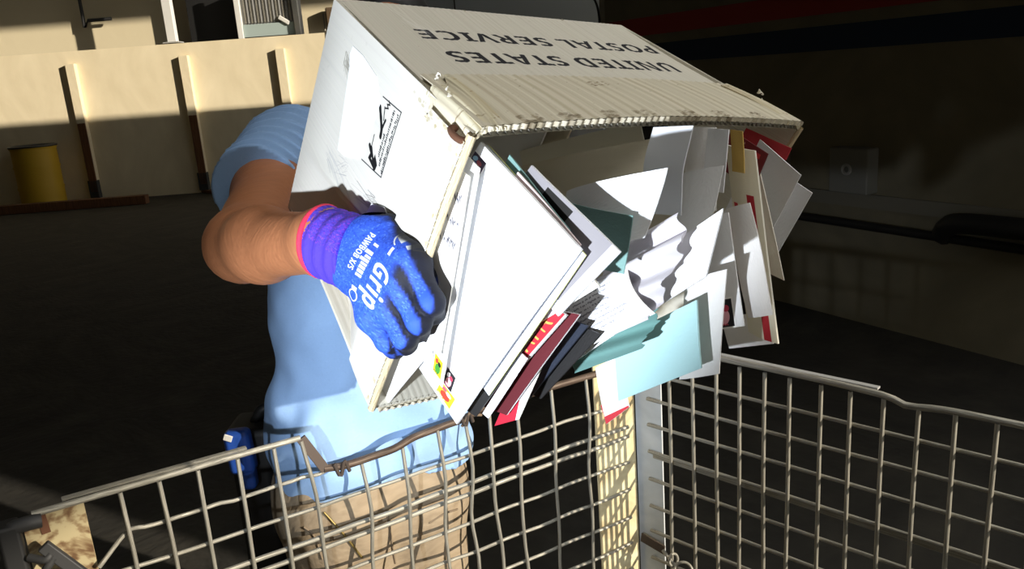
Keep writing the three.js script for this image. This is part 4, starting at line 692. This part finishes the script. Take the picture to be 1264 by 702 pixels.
  put('undershirt_collar', new THREE.TorusGeometry(0.062, 0.012, 8, 24).rotateX(Math.PI / 2).translate(neck.x, neck.y + 0.012, neck.z), mat(0.34, 0.46, 0.66));
  // ── trousers
  const legF = blend([cone(mid(waL, hipL, 0.3), hipL, 0.106, 0.114), cone(mid(waR, hipR, 0.3), hipR, 0.106, 0.114), cone(hipL, hipR, 0.11, 0.11), cone(hipL, kneeA, 0.112, 0.08), cone(kneeA, footA, 0.08, 0.062), cone(hipR, kneeB, 0.112, 0.08), cone(kneeB, footB, 0.08, 0.062)], 0.04);
  const trF = (x, y, z) => Math.max(legF(x, y, z) + 0.006 * noise(x * 9, y * 6, z * 9) + 0.004 * noise(x * 26, y * 14, z * 26), y - 0.90, 0.05 - y);
  const lb = bounds([footA, footB, hipL, hipR, waL, waR], 0.17); lb.min.y = 0.02; lb.max.y = 0.94;
  const tr = put('trousers', skin(trF, lb.min, lb.max, 0.009), new THREE.MeshStandardMaterial({ map: noiseTex(128, (u, v) => fbm(u, v, 30, 3), [[138, 122, 100], [164, 147, 123]]), roughness: 0.95, bumpMap: grainTex, bumpScale: 0.0006 }));
  // pocket seams and a zip on the trousers: tubes laid on the surface
  const front = (x, y, off) => { let p = at(x, y, 1.34), d = at(x, y, 1.44).sub(p).normalize(); for (let i = 0; i < 60; i++) { const s = trF(p.x, p.y, p.z); if (s < off) break; p.addScaledVector(d, Math.max(0.001, s * 0.7)); } return p; };
  put('zip', tube([front(400, 632, 0.003), front(425, 660, 0.003), front(447, 688, 0.003)], 0.002, 20, 6), mat(0.26, 0.19, 0.06, { roughness: 0.4, metalness: 0.5 }), tr).userData.label = 'brass zip';
  for (const l of [[[530, 645], [548, 634], [565, 628]], [[375, 650], [388, 662], [398, 690]], [[478, 635], [482, 660], [488, 695]]]) put('seam', tube(l.map(([x, y]) => front(x, y, 0.001)), 0.002, 16, 5), mat(0.2, 0.15, 0.1), tr);
  for (const [f, k] of [[footA, -1], [footB, 1]]) { const shoe = blend([cone(f.clone().add(V(0, 0.02, -0.05)), f.clone().add(V(0, -0.005, 0.06)), 0.045, 0.04), cone(f.clone().add(V(0, -0.01, 0.06)), f.clone().add(V(k * 0.01, -0.015, 0.14)), 0.042, 0.032)], 0.03); const q = bounds([f], 0.22); q.min.y = -0.02; q.max.y = 0.2; put('shoe', skin((x, y, z) => Math.max(shoe(x, y, z), 0.004 - y), q.min, q.max, 0.008), M.black); }

  // ── gloves
  const knit = (bg, fg, n, draw) => canvasTex(1024, 1024, (c, w, h) => { c.fillStyle = bg; c.fillRect(0, 0, w, h); for (let i = 0; i < n; i++) { c.globalAlpha = 0.75 * rnd(); c.fillStyle = fg[i % fg.length]; c.fillRect(rnd() * w, rnd() * h, rr(6, 12), rr(8, 16)); } c.globalAlpha = 1; if (draw) draw(c, w, h); });
  const print = (c, w, h) => { c.save(); c.fillStyle = '#e9eef4'; c.strokeStyle = '#e9eef4'; c.textBaseline = 'alphabetic';
    c.translate(-0.10 * w, h * (1 - 0.62)); c.scale(1.12, 1.9);
    c.font = 'bold italic 132px sans-serif'; c.fillText('Grip', w * 0.46, 0); c.font = 'bold italic 165px sans-serif'; c.fillText('G', w * 0.20, 8); c.fillRect(w * 0.36, -56, 52, 18); c.lineWidth = 8; c.beginPath(); c.ellipse(w * 0.265, -54, 84, 74, -0.2, 0.4, 5.6); c.stroke();
    c.font = 'bold 52px sans-serif'; blocks(c, w * 0.40, 74, w * 0.30, 50, '#e9eef4'); c.lineWidth = 7; c.beginPath(); c.arc(w * 0.73, 56, 30, 0, 7); c.stroke(); c.font = 'bold 42px sans-serif'; c.fillText('PAWBOB X/S', w * 0.36, 124); c.restore(); };
  const gloveTex = knit('#2c56d2', ['#5b84ee', '#1b3aa6', '#3f6ae2', '#234abf'], 9000, print), cuffKnit = knit('#4a35b8', ['#6d4fdc', '#7a2fb4', '#33249a', '#8a3fc0'], 9000);
  function glove(J, back, cf0, cf1, r0, r1) {
    const W = J.W, a = J.M[0].clone().sub(W).normalize(), b = J.I[0].clone().sub(J.P[0]); b.addScaledVector(a, -b.dot(a)).normalize();
    const prims = [], dist = [], lanes = [J.I, J.M, J.R, J.P].map((f) => cone(f[0], f[1], 0.0118, 0.0118));
    for (const [k, f] of [['I', J.I], ['M', J.M], ['R', J.R], ['P', J.P]]) {
      prims.push(cone(W.clone().lerp(f[0], 0.12), f[0], k === 'I' || k === 'P' ? 0.017 : 0.0185, 0.0135));
    }
    if (J.web) prims.push(cone(J.web, J.I[0], 0.0165, 0.0145), cone(W.clone().addScaledVector(b, 0.02), J.web, 0.019, 0.0165));
    const palm = blend(prims, 0.022), heel = cone(W.clone().addScaledVector(b, 0.016), W.clone().addScaledVector(b, -0.016), 0.022, 0.022);
    const fingers = [J.I, J.M, J.R, J.P, J.T].map((f, i) => { const r = i === 4 ? 0.0135 : i === 3 ? 0.0105 : 0.0118; dist.push(cone(f[2], f[3], r * 0.85, r * 0.8)); return blend([cone(f[0], f[1], r * 1.08, r), cone(f[1], f[2], r, r * 0.92), cone(f[2], f[3], r * 0.92, r * 0.84)], 0.004); });
    const sdf = (x, y, z) => { let d = smin(palm(x, y, z), heel(x, y, z), 0.02), f = fingers[0](x, y, z); for (let i = 1; i < 5; i++) f = smin(f, fingers[i](x, y, z), 0.0022); return smin(d, f, 0.007) + 0.0006 * noise(x * 90, y * 90, z * 90); };
    const q = bounds([W, ...J.I, ...J.M, ...J.R, ...J.P, ...J.T], 0.035);
    const col = (x, y, z, nx, ny, nz) => { const n = nx * back.x + ny * back.y + nz * back.z; let t = 1; for (const d of dist) t = Math.min(t, sst(-0.001, 0.006, d(x, y, z))); const ls = lanes.map((l) => l(x, y, z)).sort((p, q) => p - q), along = ((x - W.x) * a.x + (y - W.y) * a.y + (z - W.z) * a.z) / W.distanceTo(J.M[0]);
      const far = sst(0.95, 1.12, along), gap = 1 - far * (1 - sst(0.0042, 0.0075, ls[1] - ls[0])), k = sst(0.20 + 0.20 * far, 0.40 + 0.20 * far, n) * t * gap; return [0.018 + 0.982 * k, 0.018 + 0.982 * k, 0.02 + 0.98 * k]; };
    const uvf = (x, y, z) => { const px = x - W.x, py = y - W.y, pz = z - W.z; return [0.5 - (px * b.x + py * b.y + pz * b.z) / 0.14, (px * a.x + py * a.y + pz * a.z + 0.03) / 0.14]; };
    const g = put('glove', skin(sdf, q.min, q.max, 0.0026, uvf, col), new THREE.MeshPhysicalMaterial({ map: gloveTex, vertexColors: true, roughness: 0.75, bumpMap: grainTex, bumpScale: 0.0004, sheen: 0.2 }));
    g.userData.label = 'blue knit glove with black coated palm and white print';
    const ax = cf1.clone().sub(cf0).normalize(), L = cf0.distanceTo(cf1), cc = cone(cf0.clone().addScaledVector(ax, -0.03), cf1.clone().addScaledVector(ax, 0.03), r0, r1);
    const tiltN = ax.clone().addScaledVector(b, J.tilt || 0).normalize();
    const cs = (x, y, z) => { const t = (x - cf0.x) * ax.x + (y - cf0.y) * ax.y + (z - cf0.z) * ax.z, t0 = (x - cf0.x) * tiltN.x + (y - cf0.y) * tiltN.y + (z - cf0.z) * tiltN.z, t1 = (x - cf1.x) * tiltN.x + (y - cf1.y) * tiltN.y + (z - cf1.z) * tiltN.z; return Math.max(cc(x, y, z) + 0.0012 * Math.sin(t * 420), -t0 - 0.003, t1); };
    const cq = bounds([cf0, cf1], 0.062);
    put('glove_cuff', skin(cs, cq.min, cq.max, 0.003, (x, y, z) => [((x - cf0.x) * b.x + (y - cf0.y) * b.y + (z - cf0.z) * b.z) * 9, ((x - cf0.x) * ax.x + (y - cf0.y) * ax.y + (z - cf0.z) * ax.z) * 9]), new THREE.MeshStandardMaterial({ map: cuffKnit, roughness: 0.9, bumpMap: grainTex, bumpScale: 0.0006 }), g).userData.label = 'purple knit cuff';
    const tor = new THREE.TorusGeometry(r0 * 1.01, 0.0032, 8, 36); tor.lookAt(tiltN); tor.translate(cf0.x, cf0.y, cf0.z); put('cuff_trim', tor, mat(0.72, 0.03, 0.08), g).userData.label = 'red cuff edging';
  }
  const back = fromEye(NE[0] * 0.9, NE[1], NE[2]).sub(camera.position).normalize();
  const pt = (l) => l.map(([x, y, z]) => at(x, y, z));
  glove({ W: at(450, 317, 0.781), tilt: 0.2, web: at(484, 293, 0.770),
    I: pt([[508, 324, 0.722], [533, 373, 0.708], [535, 385, 0.732], [522, 380, 0.752]]), M: pt([[496, 353, 0.721], [517, 397, 0.712], [516, 407, 0.736], [506, 402, 0.757]]),
    R: pt([[479, 376, 0.729], [500, 415, 0.722], [501, 423, 0.745], [494, 420, 0.766]]), P: pt([[457, 391, 0.741], [478, 421, 0.741], [486, 429, 0.752], [489, 432, 0.768]]),
    T: pt([[478, 312, 0.762], [519, 350, 0.742], [541, 345, 0.745], [545, 310, 0.762]]) }, back, at(401, 298, 0.812), at(446, 315, 0.786), 0.0345, 0.0385);
  // the other hand under the tub, hidden behind the mail
  const dn = TZ.clone(), W2 = inTub(0.10, 0.06, 0.205), ux = V(0, 0, 0).addScaledVector(TY, 1), vx = TX.clone().multiplyScalar(-1);
  const f2 = (o, l) => { const s = W2.clone().addScaledVector(ux, 0.085).addScaledVector(vx, o).addScaledVector(TZ, -0.004); const o2 = [s]; for (let i = 1; i < 4; i++) o2.push(s.clone().addScaledVector(ux, l * i / 3).addScaledVector(TZ, -0.002 * i)); return o2; };
  glove({ W: W2, I: f2(0.036, 0.07), M: f2(0.012, 0.078), R: f2(-0.012, 0.072), P: f2(-0.035, 0.056), T: [W2.clone().addScaledVector(ux, 0.03).addScaledVector(vx, 0.03), W2.clone().addScaledVector(ux, 0.055).addScaledVector(vx, 0.055), W2.clone().addScaledVector(ux, 0.08).addScaledVector(vx, 0.062), W2.clone().addScaledVector(ux, 0.1).addScaledVector(vx, 0.064)] }, dn, wrL, W2.clone().lerp(wrL, 0.25), 0.034, 0.034);

  // ── things on the right hip
  const hp = at(318, 560, 1.66);
  const pouch = thing('hip_pouch', 'black pouch hanging at the worker’s right hip', 'pouch', hp.clone());
  mesh('bag', new RoundedBoxGeometry(0.085, 0.30, 0.10, 3, 0.02).translate(0, -0.11, 0), M.black, pouch);
  mesh('flap', new RoundedBoxGeometry(0.092, 0.09, 0.108, 3, 0.015).translate(0, 0.03, 0), M.dark, pouch);
  mesh('strap', tube([V(0.0, 0.06, 0), V(0.03, 0.10, 0), V(0.07, 0.07, -0.02)], 0.012, 12, 8), M.black, pouch);
  const sc = thing('radio', 'blue handheld radio clipped to the black pouch at the worker’s hip', 'radio', at(297, 556, 1.57));
  const blue = mat(0.02, 0.075, 0.36, { roughness: 0.4 });
  mesh('case', new RoundedBoxGeometry(0.05, 0.09, 0.035, 3, 0.012).rotateZ(0.05), blue, sc);
  mesh('tail', new RoundedBoxGeometry(0.03, 0.05, 0.03, 3, 0.01).translate(0.008, -0.055, 0), blue, sc);
  mesh('tag', new RoundedBoxGeometry(0.016, 0.012, 0.004, 1, 0.001).rotateZ(-0.4).translate(-0.013, 0.036, 0.018), M.whitePaint, sc);
  mesh('button', new THREE.CylinderGeometry(0.006, 0.006, 0.006, 12).rotateX(Math.PI / 2).translate(0.012, 0.012, 0.018), M.black, sc);
}

renderer.render(scene, camera);
